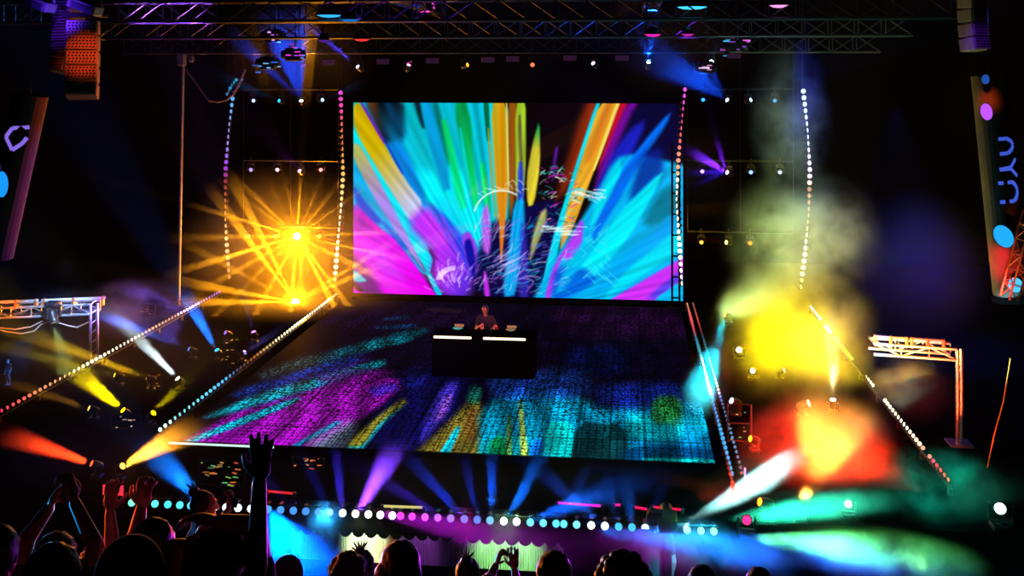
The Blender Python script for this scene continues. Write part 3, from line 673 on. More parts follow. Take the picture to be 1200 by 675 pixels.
# roof heads on the main truss
RT = 'moving heads hung on the main roof truss'; RY = 27.4
def rb(lx, ly, tx, ty, dd, rgb, pw, an, lab, k=8, **kw): return beam(lx, ly, tx, ty, dd, rgb, pw, an, lab, Y=RY, k=k * .6, group=RT, hang=True, sc=.55, **kw)
rb(419, 78, 330, 3, -2, (60, 50, 240), 22000, 7, 'roof moving head throwing a thin violet blue beam far up left', 14, lcol=(190, 200, 255))
rb(479, 76, 500, 8, -1, (190, 30, 120), 11000, 15, 'roof moving head throwing a pink beam up to the roof', 10, lcol=(255, 120, 200), extra=[(520, 10, -1, (150, 20, 110), 4000, 6)])
rb(548, 76, 575, 66, -.5, (255, 90, 20), 1200, 14, 'roof moving head glowing small and orange above the screen centre left', 8, lcol=(255, 130, 30))
rb(624, 76, 624, 95, -3, (255, 80, 40), 0, 14, 'roof moving head glowing dull red above the screen centre', 5, lcol=(255, 90, 60))
rb(695, 74, 680, 58, -.5, (200, 110, 240), 1500, 10, 'roof moving head glowing lilac above the right half of the screen', 10, lcol=(230, 170, 255))
rb(760, 73, 766, 20, -.6, (10, 90, 255), 34000, 17, 'roof moving head throwing a blue beam straight up beside the magenta pendants', 20, lcol=(210, 235, 255), gob=(12, .42, .6, .25, .4), extra=[(740, 10, -1.2, (10, 70, 255), 14000, 14)])
rb(834, 72, 838, 60, -.5, (60, 150, 255), 1500, 10, 'roof moving head glowing blue white, rightmost above the screen', 16, lcol=(200, 225, 255))
# pink floodlit unit next to it
p = atY(826, 79, 27.3)

# ------------------------------------------------------------------ trusses
def truss(name, a, b, w, m, lab, r=.028, group=None, cell=.6):
    a, b = Vector(a), Vector(b); ax = (b - a).normalized(); L = (b - a).length
    sidev = ax.cross(Vector((0, 0, 1))); sidev = sidev.normalized() if sidev.length > .1 else Vector((1, 0, 0)); up = sidev.cross(ax)
    root = empty(name, (a + b) / 2); tag(root, lab, 'truss', group)
    cs = [sidev * sx * w / 2 + up * sz * w / 2 for sx, sz in ((-1, -1), (1, -1), (1, 1), (-1, 1))]
    for c in cs:
        bm = bmesh.new(); tube(bm, a + c, b + c, r, n=8); under(root, bmo('chord', bm, m))
    bm = bmesh.new(); n = max(2, int(L / cell))
    for i in range(n):
        p, q = a + ax * (L * i / n), a + ax * (L * (i + 1) / n)
        for j in range(4):
            c, d = cs[j], cs[(j + 1) % 4]
            if i % 2: c, d = d, c
            tube(bm, p + c, q + d, r * .55, n=6); tube(bm, p + c, p + d, r * .45, n=6)
    under(root, bmo('lattice', bm, m)); return root
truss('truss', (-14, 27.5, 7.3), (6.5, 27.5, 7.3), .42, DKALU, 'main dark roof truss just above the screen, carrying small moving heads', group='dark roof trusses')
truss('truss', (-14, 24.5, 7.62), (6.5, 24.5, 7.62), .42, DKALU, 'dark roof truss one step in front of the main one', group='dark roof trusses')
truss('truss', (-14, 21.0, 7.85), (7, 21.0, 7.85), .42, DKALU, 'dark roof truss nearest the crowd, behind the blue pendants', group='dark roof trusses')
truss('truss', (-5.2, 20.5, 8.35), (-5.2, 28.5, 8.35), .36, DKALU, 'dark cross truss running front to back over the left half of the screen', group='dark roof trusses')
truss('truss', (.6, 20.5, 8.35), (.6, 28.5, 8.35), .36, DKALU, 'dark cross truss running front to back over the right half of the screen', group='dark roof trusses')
# dim strobe panels under the main truss
for i, (x, y) in enumerate([(386, 73), (449, 72), (507, 71), (572, 70), (601, 69), (668, 68), (729, 68), (860, 65)]):
    p = atY(x, y, 27.2); root = empty('strobe_light', p)
    names = ['first', 'second', 'third', 'fourth', 'fifth', 'sixth', 'seventh', 'eighth']
    tag(root, f'dim violet grid strobe under the roof truss, {names[i]} from the left', 'strobe', 'strobe panels under the roof truss')
    bm = bmesh.new(); box(bm, p, (.36, .08, .15), bev=.01); under(root, bmo('body', bm, HOUS))
    bm = bmesh.new()
    for r_ in range(3):
        for c_ in range(7): box(bm, (p.x - .15 + c_ * .05, p.y - .043, p.z - .045 + r_ * .045), (.036, .01, .03))
    under(root, bmo('grid', bm, glow((74, 34, 74), .7)))
    bm = bmesh.new(); tube(bm, p + Vector((0, 0, .07)), (p.x, 27.3, 7.1), .012, n=6); under(root, bmo('bracket', bm, HOUS))
# round pendants close to the roof
for (x, y, wpx, z, rgb, k, lab) in [(811, 8.5, 36, 7.9, (60, 190, 245), 1.6, 'wide round pendant lamp glowing pale cyan, rightmost over the screen'), (386, 18, 30, 7.75, (50, 170, 240), 1.3, 'wide round pendant lamp glowing blue over the left of the screen'),
                               (410, 23, 24, 7.65, (20, 110, 200), .9, 'round pendant lamp glowing dim blue, overlapping the brighter one at left'), (913, 6.5, 23, 7.9, (235, 150, 215), 1.4, 'round pendant lamp glowing pale pink above the smoke plume'),
                               (424, 46, 20, 7.3, (235, 50, 50), 1.2, 'round pendant lamp glowing red over the left of the screen'), (379, 47, 12, 7.3, (90, 40, 150), .8, 'small round pendant lamp glowing dull violet left of the red one'),
                               (765, 40.5, 20, 7.35, (225, 30, 170), 1.3, 'round pendant lamp glowing magenta in the blue beam'), (806, 40, 15, 7.35, (190, 30, 160), 1.0, 'smaller round pendant lamp glowing dim magenta right of the blue beam')]:
    p = atZ(x, y, z); dep = -SP * p.x + CP * p.y; r = wpx / 2 * dep / F
    root = empty('pendant_lamp', p); tag(root, lab, 'lamp', 'round pendant lamps at the roof')
    bm = bmesh.new(); lathe(bm, [(r * 1.04, 0), (r * 1.06, .03), (r * .8, .11), (r * .3, .16), (0, .17)], 24, Matrix.Translation(p)); under(root, bmo('shade', bm, HOUS, smooth=True))
    bm = bmesh.new(); lathe(bm, [(r, .005), (r * .6, -.035), (0, -.05)], 24, Matrix.Translation(p)); under(root, bmo('lens', bm, glow(rgb, k), smooth=True))
    bm = bmesh.new(); tube(bm, p + Vector((0, 0, .16)), p + Vector((0, 0, 1.2)), .012, n=6); under(root, bmo('stem', bm, HOUS))
# clusters of hoists and gear, glints put in as glowing blocks, beside the roof truss
def cluster(x0, y0, x1, y1, D, lab, rgb, n):
    root = empty('chain_hoist', atD((x0 + x1) / 2, (y0 + y1) / 2, D)); tag(root, lab, 'hoist', 'glinting hoists in the roof')
    rr = random.Random(x0)
    bm = bmesh.new(); c = atD((x0 + x1) / 2, (y0 + y1) / 2, D)
    box(bm, c, (.4, .3, .34), bev=.05); tube(bm, c - Vector((.3, 0, 0)), c + Vector((.3, 0, 0)), .12, n=14); under(root, bmo('motor', bm, HOUS))
    bm = bmesh.new()
    for i in range(14): tube(bm, c + Vector((.05, 0, .15 + i * .09)), c + Vector((.05, 0, .22 + i * .09)), .018 if i % 2 else .03, n=6)
    under(root, bmo('chain', bm, CHROME))
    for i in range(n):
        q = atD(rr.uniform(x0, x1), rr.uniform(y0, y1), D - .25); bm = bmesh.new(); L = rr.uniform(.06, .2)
        box(bm, q, (L, .03, .03), bev=.008); under(root, bmo('painted_glint', bm, glow(rgb[i % len(rgb)], rr.uniform(.5, 1.6))))
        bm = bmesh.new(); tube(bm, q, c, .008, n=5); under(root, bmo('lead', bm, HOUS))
cluster(315, 36, 325, 48, 26.5, 'hoist with painted violet glints hanging high over the left strips', [(190, 90, 220), (230, 160, 240)], 5)
cluster(332, 52, 356, 76, 26.5, 'hoist with painted pink and violet glints over the blue fan of beams', [(210, 60, 200), (150, 70, 220), (60, 130, 240)], 10)
cluster(298, 62, 330, 86, 26.5, 'hoist with painted blue white glints, lowest over the left strips', [(120, 190, 255), (50, 100, 220)], 7)
cluster(845, 42, 880, 68, 26.5, 'hoist with painted pink and cyan glints, the one right of the screen', [(200, 80, 190), (60, 170, 220), (120, 60, 180)], 12)
cluster(822, 76, 832, 82, 27.0, 'hoist with painted hot pink white glints under the right end of the roof truss', [(255, 170, 240), (255, 210, 250)], 6)

# ------------------------------------------------------------------ side gantries
def gantry(lab, a, b, leg_at, h, w, m, rails):
    a, b = Vector(a), Vector(b); ax = (b - a).normalized(); L = (b - a).length
    root = empty('gantry', Vector(leg_at)); tag(root, lab, 'gantry', 'truss gantries at the stage wings')
    for dz in (0, h):
        for dy in (0, w):
            bm = bmesh.new(); o = Vector((0, dy, dz)); tube(bm, a + o, b + o, .03, n=10); under(root, bmo('chord', bm, m))
    bm = bmesh.new(); n = max(3, int(L / .38))
    for i in range(n):
        p, q = a + ax * (L * i / n), a + ax * (L * (i + 1) / n)
        for dy in (0, w):
            o0, o1 = (Vector((0, dy, 0)), Vector((0, dy, h))) if i % 2 else (Vector((0, dy, h)), Vector((0, dy, 0)))
            tube(bm, p + o0, q + o1, .016, n=6); tube(bm, q + Vector((0, dy, 0)), q + Vector((0, dy, h)), .012, n=6)
        tube(bm, p + Vector((0, 0, h)), p + Vector((0, w, h)), .012, n=6)
    under(root, bmo('lattice', bm, m))
    bm = bmesh.new(); lp = Vector(leg_at)
    for dx, dy in ((0, 0), (.1, .12)): tube(bm, (lp.x + dx, lp.y + dy, 0), (lp.x + dx, lp.y + dy, a.z + h), .032, n=10)
    for k in range(6): tube(bm, (lp.x, lp.y, .2 + k * .22), (lp.x + .1, lp.y + .12, .3 + k * .22), .012, n=6)
    under(root, bmo('leg', bm, m))
    bm = bmesh.new(); box(bm, (lp.x + .05, lp.y + .06, .015), (.4, .4, .03), bev=.008); under(root, bmo('base_plate', bm, m))
    bm = bmesh.new()
    for (s0, s1, dz) in rails: tube(bm, a + ax * L * s0 + Vector((0, .02, h + dz)), a + ax * L * s1 + Vector((0, .02, h + dz)), .035, n=12)
    under(root, bmo('tube_light', bm, mat('frosted_tube', (175, 178, 185), .2, .3)))
    bm = bmesh.new()
    for (s0, s1, dz) in rails:
        for s in (s0 + .02, (s0 + s1) / 2, s1 - .02):
            q = a + ax * L * s + Vector((0, .02, h)); box(bm, q + Vector((0, 0, dz / 2)), (.05, .09, dz + .08), bev=.01)
    under(root, bmo('clamp', bm, mat('copper_clamp', (190, 120, 80), .35, .6)))
    return root
g0, g1 = atD(-60, 368, 22.6), atD(107, 368, 23.2); g1.z = g0.z = atD(107, 368, 23.2).z
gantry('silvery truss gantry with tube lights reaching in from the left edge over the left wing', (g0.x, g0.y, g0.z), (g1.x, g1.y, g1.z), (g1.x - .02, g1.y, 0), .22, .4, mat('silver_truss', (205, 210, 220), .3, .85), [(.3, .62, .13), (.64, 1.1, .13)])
h0, h1 = atD(1024, 415, 18.5), atD(1122, 422, 18.05)
gantry('orange lit truss gantry with tube lights on a leg at the right wing', (h0.x, h0.y, h0.z), (h1.x, h1.y, h1.z), (h1.x, h1.y, 0), .19, .4, mat('gantry_truss', (205, 205, 210), .3, .85), [(.0, .42, .12), (.44, .86, .12)])
# cables slung under the left gantry
bm = bmesh.new()
pts = [atD(x, y, 22.8) for x, y in [(-20, 380), (5, 388), (25, 391), (40, 388), (48, 380), (60, 376), (75, 380), (90, 384), (106, 376)]]; polyline(bm, pts, .015)
pts = [atD(x, y, 22.9) for x, y in [(-20, 374), (0, 384), (18, 386), (36, 383), (50, 376)]]; polyline(bm, pts, .015)
tag(bmo('cable', bm, mat('grey_cable', (150, 130, 120), .4)), 'grey cables drooping in loops beneath the left gantry', 'cable')
head(atD(64, 378, 22.7), (.4, -.2, -1), (120, 140, 110), 'moving head hung under the left gantry with a pale green beam', 2, 'gantry moving heads', True, .8)
spot(atD(64, 380, 22.6), Vector((.35, -.1, -1)), (120, 150, 90), 9000, 26)

# left pole with its top fitting and drooping cable
pl = atY(214, 200, 27.5); zt = atY(214, 72, 27.5).z
root = empty('lighting_mast', (pl.x, 27.5, 0)); tag(root, 'tall slim mast at the far left with a violet glinting lamp bracket on top', 'mast')
bm = bmesh.new(); tube(bm, (pl.x - .12, 27.5, 0), (pl.x + .02, 27.5, zt), .045, n=10); under(root, bmo('pole', bm, ALU))
bm = bmesh.new(); box(bm, (pl.x - .12, 27.5, .03), (.6, .6, .06), bev=.01); under(root, bmo('base', bm, HOUS))
bm = bmesh.new(); box(bm, (pl.x + .02, 27.4, zt + .05), (.22, .2, .36), bev=.04); tube(bm, (pl.x - .1, 27.4, zt + .2), (pl.x + .35, 27.4, zt + .14), .03, n=8); box(bm, (pl.x + .3, 27.4, zt + .06), (.14, .14, .16), bev=.03); under(root, bmo('bracket', bm, ALU))
bm = bmesh.new(); polyline(bm, [atY(x, y, 27.9) for x, y in [(218, 82), (228, 95), (238, 109), (245, 118), (256, 119.5), (266, 117), (274, 110), (281, 96), (287, 82)]], .03)
tag(bmo('cable', bm, mat('dark_cable', (90, 80, 84), .4)), 'thick dark cable drooping between the far left mast and the roof', 'cable')

# ------------------------------------------------------------------ line arrays
def line_array(lab, x, y, D, n, rot, curve, m):
    p = atD(x, y, D); root = empty('line_array_speaker', p); tag(root, lab, 'speakers', 'hanging line array speakers')
    a = 0.0; q = p.copy()
    for i in range(n):
        M = Matrix.Translation(q) @ Matrix.Rotation(rot, 4, 'Z') @ Matrix.Rotation(a, 4, 'X')
        bm = bmesh.new(); box(bm, (0, .14, 0), (.5, .3, .24), bev=.02); bmesh.ops.transform(bm, matrix=M, verts=bm.verts); b_ = under(root, bmo('cabinet', bm, m))
        bm = bmesh.new(); box(bm, (0, -.022, 0), (.46, .02, .21))
        for r_ in range(4):
            for c_ in range(8): box(bm, (-.195 + c_ * .055 + (r_ % 2) * .014, -.036, -.075 + r_ * .05), (.03, .012, .024), mi=1)
        bmesh.ops.transform(bm, matrix=M, verts=bm.verts); gobj = bmo('grille', bm, m); gobj.data.materials.append(BLACK); gobj.parent = b_
        q = q + Vector((0, -math.sin(a) * .0, -.25)); q += Matrix.Rotation(rot, 3, 'Z') @ Vector((0, math.sin(a) * .2, 0)); a -= curve
    bm = bmesh.new(); box(bm, p + Vector((0, .1, .2)), (.6, .4, .06), bev=.01); tube(bm, p + Vector((0, .1, .2)), (p.x, p.y + .1, 15), .02, n=6); under(root, bmo('fly_bar', bm, HOUS))
SPK = mat('speaker_grey', (110, 106, 108), .5)
line_array('line array of speakers lit violet, left one of the hanging pair at upper left', 72, 6, 17.5, 5, -.5, .07, SPK)
line_array('line array of speakers lit orange, right one of the hanging pair at upper left', 96, 32, 17.0, 5, .35, .09, SPK)
line_array('line array of speakers lit violet hanging at the upper right', 1148, 2, 18.6, 4, .7, .06, SPK)
def lit(frm, to, rgb, pw, ang): a, b = Vector(frm), Vector(to); return spot(a, b - a, rgb, pw, ang, .6, .1, name='unseen_wash')  # spot without a fixture, added to light chosen things
lit(atD(60, -40, 14.5), atD(76, 34, 17.5), (110, 30, 230), 1400, 12)
lit(atD(112, -30, 14.0), atD(100, 60, 16.8), (255, 70, 20), 1200, 13)
lit(atD(1135, -40, 15), atD(1150, 30, 17.5), (110, 30, 220), 1000, 12)
# roof fixtures at the upper left corner
for (x, y, lab) in [(45, 4, 'rectangular floodlight lit violet at the upper left corner, left of two'), (100, 8, 'rectangular floodlight lit violet at the upper left corner, right of two')]:
    p = atD(x, y, 16.8); root = empty('floodlight', p); tag(root, lab, 'floodlight', 'floodlights at the upper left corner')
    bm = bmesh.new(); box(bm, p, (.5, .3, .16), Matrix.Rotation(.35, 4, 'Y'), .02); under(root, bmo('body', bm, SPK))
    bm = bmesh.new(); box(bm, p + Vector((0, -.17, -.02)), (.34, .02, .1), Matrix.Rotation(.35, 4, 'Y')); under(root, bmo('glass', bm, mat('dark_glass', (60, 60, 70), .1)))
    bm = bmesh.new()
    for s in (-1, 1): tube(bm, p + Vector((s * .28, 0, 0)), p + Vector((s * .2, 0, .4)), .02, n=6)
    under(root, bmo('bracket', bm, SPK))
lit(atD(80, 60, 15), atD(72, 6, 16.8), (80, 40, 235), 700, 26)

# ------------------------------------------------------------------ banners
def banner(lab, top, bot, D, wpx, cols, glyphs):
    a, b = atD(*top, D), atD(*bot, D); root = empty('banner_column', b); tag(root, lab, 'banner', 'tall dark banner columns')
    r = wpx * D / F / 2
    bm = bmesh.new(); tube(bm, b, a, r, n=24); under(root, bmo('column', bm, cols, smooth=False))
    bm = bmesh.new(); tube(bm, b - (a - b).normalized() * .1, b, r * 1.1, n=24); under(root, bmo('base_ring', bm, BLACK))
    bm = bmesh.new(); tube(bm, a, a + Vector((0, 0, 15 - a.z)), .01, n=6); under(root, bmo('hanging_cable', bm, HOUS))
    ax = (a - b).normalized(); front = (CAMP - (a + b) / 2); front = (front - ax * front.dot(ax)).normalized(); sx = ax.cross(front) * -1
    L = (a - b).length
    for (s0, strokes, rgb, k) in glyphs:
        bm = bmesh.new()
        for st in strokes:
            q = []
            for (u, v) in st:
                th = u; pnt = b + ax * (L * s0 + v) + (front * math.cos(th) + sx * math.sin(th)) * (r + .01); q.append(pnt)
            for p0, p1 in zip(q, q[1:]):
                d = p1 - p0; nrm = (p0 - b); nrm = (nrm - ax * nrm.dot(ax)).normalized()
                wv = d.cross(nrm).normalized() * .03
                vs = [bm.verts.new(p0 - wv), bm.verts.new(p1 - wv), bm.verts.new(p1 + wv), bm.verts.new(p0 + wv)]; f = bm.faces.new(vs)
                rr = bmesh.ops.extrude_face_region(bm, geom=[f]); bmesh.ops.translate(bm, vec=nrm * .012, verts=[e for e in rr['geom'] if isinstance(e, bmesh.types.BMVert)])
        o = under(root, bmo('lettering', bm, glow(rgb, k)))  # light falling on the letters is put in as their own glow
    return root
BANM = mat('banner_cloth', (46, 40, 42), .85)
def arcpts(u0, u1, v0, v1, close=.5):   # rounded arch with its crown toward -u
    p = [(u1, v0)]
    for i in range(7):
        tt = i / 6; p.append((u0 + (u1 - u0) * close * (1 - math.sin(tt * PI)), v0 + (v1 - v0) * tt))
    p.append((u1, v1)); return p
BL = (70, 100, 235)
banner('tall dark column at the right edge with vertical lettering painted with blue light and a red lit foot', (1158, 88), (1184, 345), 17.5, 38, BANM,
       [(.475, [arcpts(-1.15, .05, -.16, .16, .3)], BL, .8), (.578, [[(-1.35, .14), (-.75, .02), (-.1, 0)], [(-1.35, -.14), (-.75, .0), (-.1, 0)]], BL, .8), (.68, [arcpts(-1.15, -.2, -.12, .13, .5)], BL, .7)])
lit(atD(1150, 60, 15.5), atD(1157, 118, 17.3), (255, 90, 30), 900, 10)
lit(atD(1165, 372, 15.0), atD(1172, 312, 17.2), (255, 50, 40), 5000, 15)
banner('tall dark column at the left edge with a violet angular mark', (36, 110), (-6, 300), 16.5, 40, BANM,
       [(.74, [[(-.3, .2), (.55, .14), (.85, -.02), (.3, -.2), (-.1, -.08), (-.3, .03)]], (140, 110, 235), .9), (.55, [[(.95, .02), (.8, -.1)]], (160, 120, 240), .8), (.46, [[(.75, .02), (.68, -.12)]], (130, 90, 220), .7)])
# oval coloured discs that glow, fixed on the columns
for (x, y, D, rw, rh, rgb, lab, tl) in [(1176, 277, 16.9, .14, .19, (30, 160, 250), 'oval disc glowing blue on the right column, above the red lit foot', .5), (1190, 334, 16.9, .11, .12, (70, 190, 250), 'small disc glowing pale blue at the bottom of the right column', 0),
                                        (1156, 131, 16.9, .09, .14, (180, 80, 240), 'oval disc glowing violet near the top of the right column', .2), (1155, 93, 16.9, .06, .08, (30, 70, 150), 'small dim blue glowing disc at the very top of the right column', 0),
                                        (2, 216, 15.8, .09, .2, (20, 140, 245), 'oval disc glowing blue at the left edge of the hall', 0)]:
    p = atD(x, y, D); root = empty('oval_glow', p); tag(root, lab, 'lamp', 'oval glowing discs on the columns')
    d = (CAMP - p).normalized().to_track_quat('Z', 'Y').to_matrix().to_4x4(); M = Matrix.Translation(p) @ d @ Matrix.Rotation(tl, 4, 'Z') @ Matrix.Diagonal((rw, rh, 1, 1))
    bm = bmesh.new(); lathe(bm, [(0, -.14), (.7, -.13), (1.08, -.03), (1.08, .01), (1, .01)], 20, M); under(root, bmo('housing', bm, HOUS, smooth=True))
    bm = bmesh.new(); lathe(bm, [(1, .005), (.6, .03), (0, .04)], 20, M); under(root, bmo('lens', bm, glow(rgb, 1.25), smooth=True))
    bm = bmesh.new(); tube(bm, p - (CAMP - p).normalized() * .1, p - (CAMP - p).normalized() * .28, .025, n=8); under(root, bmo('bracket', bm, HOUS))
# lattice tower leg at the right edge
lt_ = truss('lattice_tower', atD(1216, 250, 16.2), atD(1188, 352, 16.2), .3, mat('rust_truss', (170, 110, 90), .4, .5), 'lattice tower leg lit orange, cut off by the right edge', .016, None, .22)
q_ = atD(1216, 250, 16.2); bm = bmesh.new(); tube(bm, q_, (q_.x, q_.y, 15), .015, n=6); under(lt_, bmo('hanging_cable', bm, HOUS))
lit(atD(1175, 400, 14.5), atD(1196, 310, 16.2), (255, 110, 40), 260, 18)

# added lamps without fixtures that light the gantries
lit(atD(80, 300, 20.5), atD(70, 362, 22.9), (170, 200, 255), 2600, 30)
lit(atD(-10, 320, 20.5), atD(8, 372, 22.7), (255, 130, 60), 1500, 22)
lit(atD(1100, 470, 16.0), atD(1085, 416, 18.2), (255, 120, 40), 900, 26)
lit(atD(1165, 560, 16.2), atD(1124, 455, 18.05), (255, 70, 30), 900, 30)
lit(atD(1016, 360, 16.5), atD(1030, 408, 18.4), (60, 140, 255), 1600, 12)

# ------------------------------------------------------------------ DJ booth
TD = 21.7; tl_, tr_ = atD(503, 394, TD), atD(628, 397, TD); tz = atD(565, 395, TD).z
ty = (tl_.y + tr_.y) / 2; tx0, tx1 = tl_.x, tr_.x
bo = empty('dj_booth', ((tx0 + tx1) / 2, ty, FZ)); tag(bo, 'black DJ booth with a warm white light bar along its top edge', 'DJ booth')
bm = bmesh.new(); box(bm, ((tx0 + tx1) / 2, ty + .3, tz - .02), (tx1 - tx0, .75, .04), bev=.01); under(bo, bmo('table_top', bm, BLACK))
bm = bmesh.new(); box(bm, ((tx0 + tx1) / 2, ty - .02, (FZ + tz - .05) / 2), (tx1 - tx0 - .1, .05, tz - .05 - FZ), bev=.01); under(bo, bmo('front_panel', bm, BLACK))
for x in (tx0 + .06, tx1 - .06):
    bm = bmesh.new(); box(bm, (x, ty + .3, (FZ + tz - .04) / 2), (.06, .6, tz - .04 - FZ), bev=.01); under(bo, bmo('side_panel', bm, BLACK))
b0, b1, b2, b3 = [atD(x, 393.5, TD).x for x in (508, 553, 567, 617)]
for (x0, x1) in ((b0, b1), (b2, b3)):
    bm = bmesh.new(); box(bm, ((x0 + x1) / 2, ty - .1, tz), (x1 - x0, .03, .05), bev=.012); o = under(bo, bmo('light_bar', bm, glow((255, 215, 180), 2.6))); o['label'] = 'glowing warm white bar'
for i, x in enumerate((tx0 + .55, (tx0 + tx1) / 2 + .05, tx1 - .55)):
    z = tz + .05; mx_ = i == 1
    root = empty('dj_mixer' if mx_ else 'dj_player', (x, ty + .3, tz)); tag(root, 'flat black DJ mixer in the middle of the booth' if mx_ else ('flat black DJ player on the left half of the booth' if i == 0 else 'flat black DJ player on the right half of the booth'), 'DJ equipment')
    bm = bmesh.new(); box(bm, (x, ty + .3, z), (.34, .4, .09), bev=.012); under(root, bmo('body', bm, BLACK))
    if mx_:
        for r_ in range(3):
            for c_ in range(4):
                bm = bmesh.new(); tube(bm, (x - .11 + c_ * .07, ty + .22 + r_ * .08, z + .045), (x - .11 + c_ * .07, ty + .22 + r_ * .08, z + .075), .013, n=8); under(root, bmo('knob', bm, CHROME))
    else:
        bm = bmesh.new(); tube(bm, (x, ty + .25, z + .045), (x, ty + .25, z + .065), .11, n=24); under(root, bmo('jog_wheel', bm, CHROME))
        bm = bmesh.new(); box(bm, (x, ty + .44, z + .07), (.2, .02, .07), Matrix.Rotation(.6, 4, 'X')); under(root, bmo('screen', bm, glow((190, 120, 90), .8)))

# ------------------------------------------------------------------ people
def skinmat(rgb): return mat('skin_%d_%d_%d' % rgb, rgb, .5, var=.08)
def hand_shape(bm, w_, d, nrm, curl, flip=1, sc=1.0):
    """palm, four unequal fingers and a thumb leaving the side of the palm"""
    d = Vector(d).normalized(); nrm = Vector(nrm); nrm = (nrm - d * nrm.dot(d)).normalized(); s = d.cross(nrm) * flip
    palm = w_ + d * .05 * sc
    M = Matrix((s, d, nrm)).transposed().to_4x4()
    ball(bm, palm, .046 * sc, (.95, 1.15, .42), 12, M)
    for off, L in ((-.033, .074), (-.011, .084), (.011, .078), (.032, .062)):
        a = w_ + d * .088 * sc + s * off * sc; dirv = (d + s * off * 5).normalized(); cur = 0
        for k, fr in enumerate((.45, .32, .25)):
            cur += curl * (.5, .9, .8)[k]
            v = (dirv * math.cos(cur) + nrm * math.sin(cur)).normalized(); b = a + v * L * fr * sc
            capsule(bm, a, b, .0098 * sc, .009 * sc, 8); a = b
    a = w_ + d * .03 * sc - s * .034 * sc
    b = a + (d * .6 - s * .75 + nrm * .25).normalized() * .04 * sc; c = b + (d * .9 - s * .3 + nrm * (.2 + curl * .5)).normalized() * .034 * sc
    capsule(bm, a, b, .013 * sc, .0115 * sc, 8); capsule(bm, b, c, .0112 * sc, .0095 * sc, 8)
def hair_shape(kind, c, fwd, rnd):
    bm = bmesh.new(); up = Vector((0, 0, 1)); back = -fwd
    def shell(ctr, rad, sc, amp, fr, sub=4):
        r = bmesh.ops.create_icosphere(bm, subdivisions=sub, radius=rad)
        for v in r['verts']:
            n = v.co.normalized(); v.co += n * (mnoise.fractal(n * fr + Vector((rnd, 0, 0)), 1, 2, 3) * amp)
            v.co = Vector((v.co.x * sc[0], v.co.y * sc[1], v.co.z * sc[2])) + ctr
    top = c + up * .028 + back * .022
    if kind == 'short': shell(top, .108, (.86, 1.0, .98), .008, 5)
    elif kind == 'long':
        shell(top, .114, (.9, 1.0, 1.0), .008, 4)
        for s in (-1, 0, 1):
            side_ = fwd.cross(up) * s * .075; capsule(bm, c + back * .07 + side_ * .8, c + back * .095 + side_ * 1.3 - up * .26, .062, .05, 12)
    elif kind == 'curly':
        shell(top, .105, (.95, 1.0, 1.0), .015, 5)
        rr = random.Random(rnd)
        for k in range(70):
            a, b = rr.uniform(0, 2 * PI), rr.uniform(-.1, 1.4); v = Vector((math.cos(a) * math.cos(b), math.sin(a) * math.cos(b), math.sin(b)))
            if v.dot(fwd) > .6 and v.z < .5: continue
            ball(bm, top + v * .112, rr.uniform(.018, .03), n=8)
    elif kind == 'bun':
        shell(top, .105, (.86, 1.0, .98), .008, 5); ball(bm, top + up * .11 + back * .06, .045, n=12)
        rr = random.Random(rnd)
        for k in range(14):
            a = rr.uniform(0, 2 * PI); tube(bm, top + up * .12 + back * .06, top + up * (.15 + rr.uniform(0, .05)) + back * .06 + Vector((math.cos(a), math.sin(a), 0)) * .06, .008, .002, 6)
    return bm
REM = .009
def remesh(o, vox=REM, sm=4):
    m = o.modifiers.new('Remesh', 'REMESH'); m.mode = 'VOXEL'; m.voxel_size = vox; m.use_smooth_shade = True
    s = o.modifiers.new('Smooth', 'SMOOTH'); s.factor = .5; s.iterations = sm
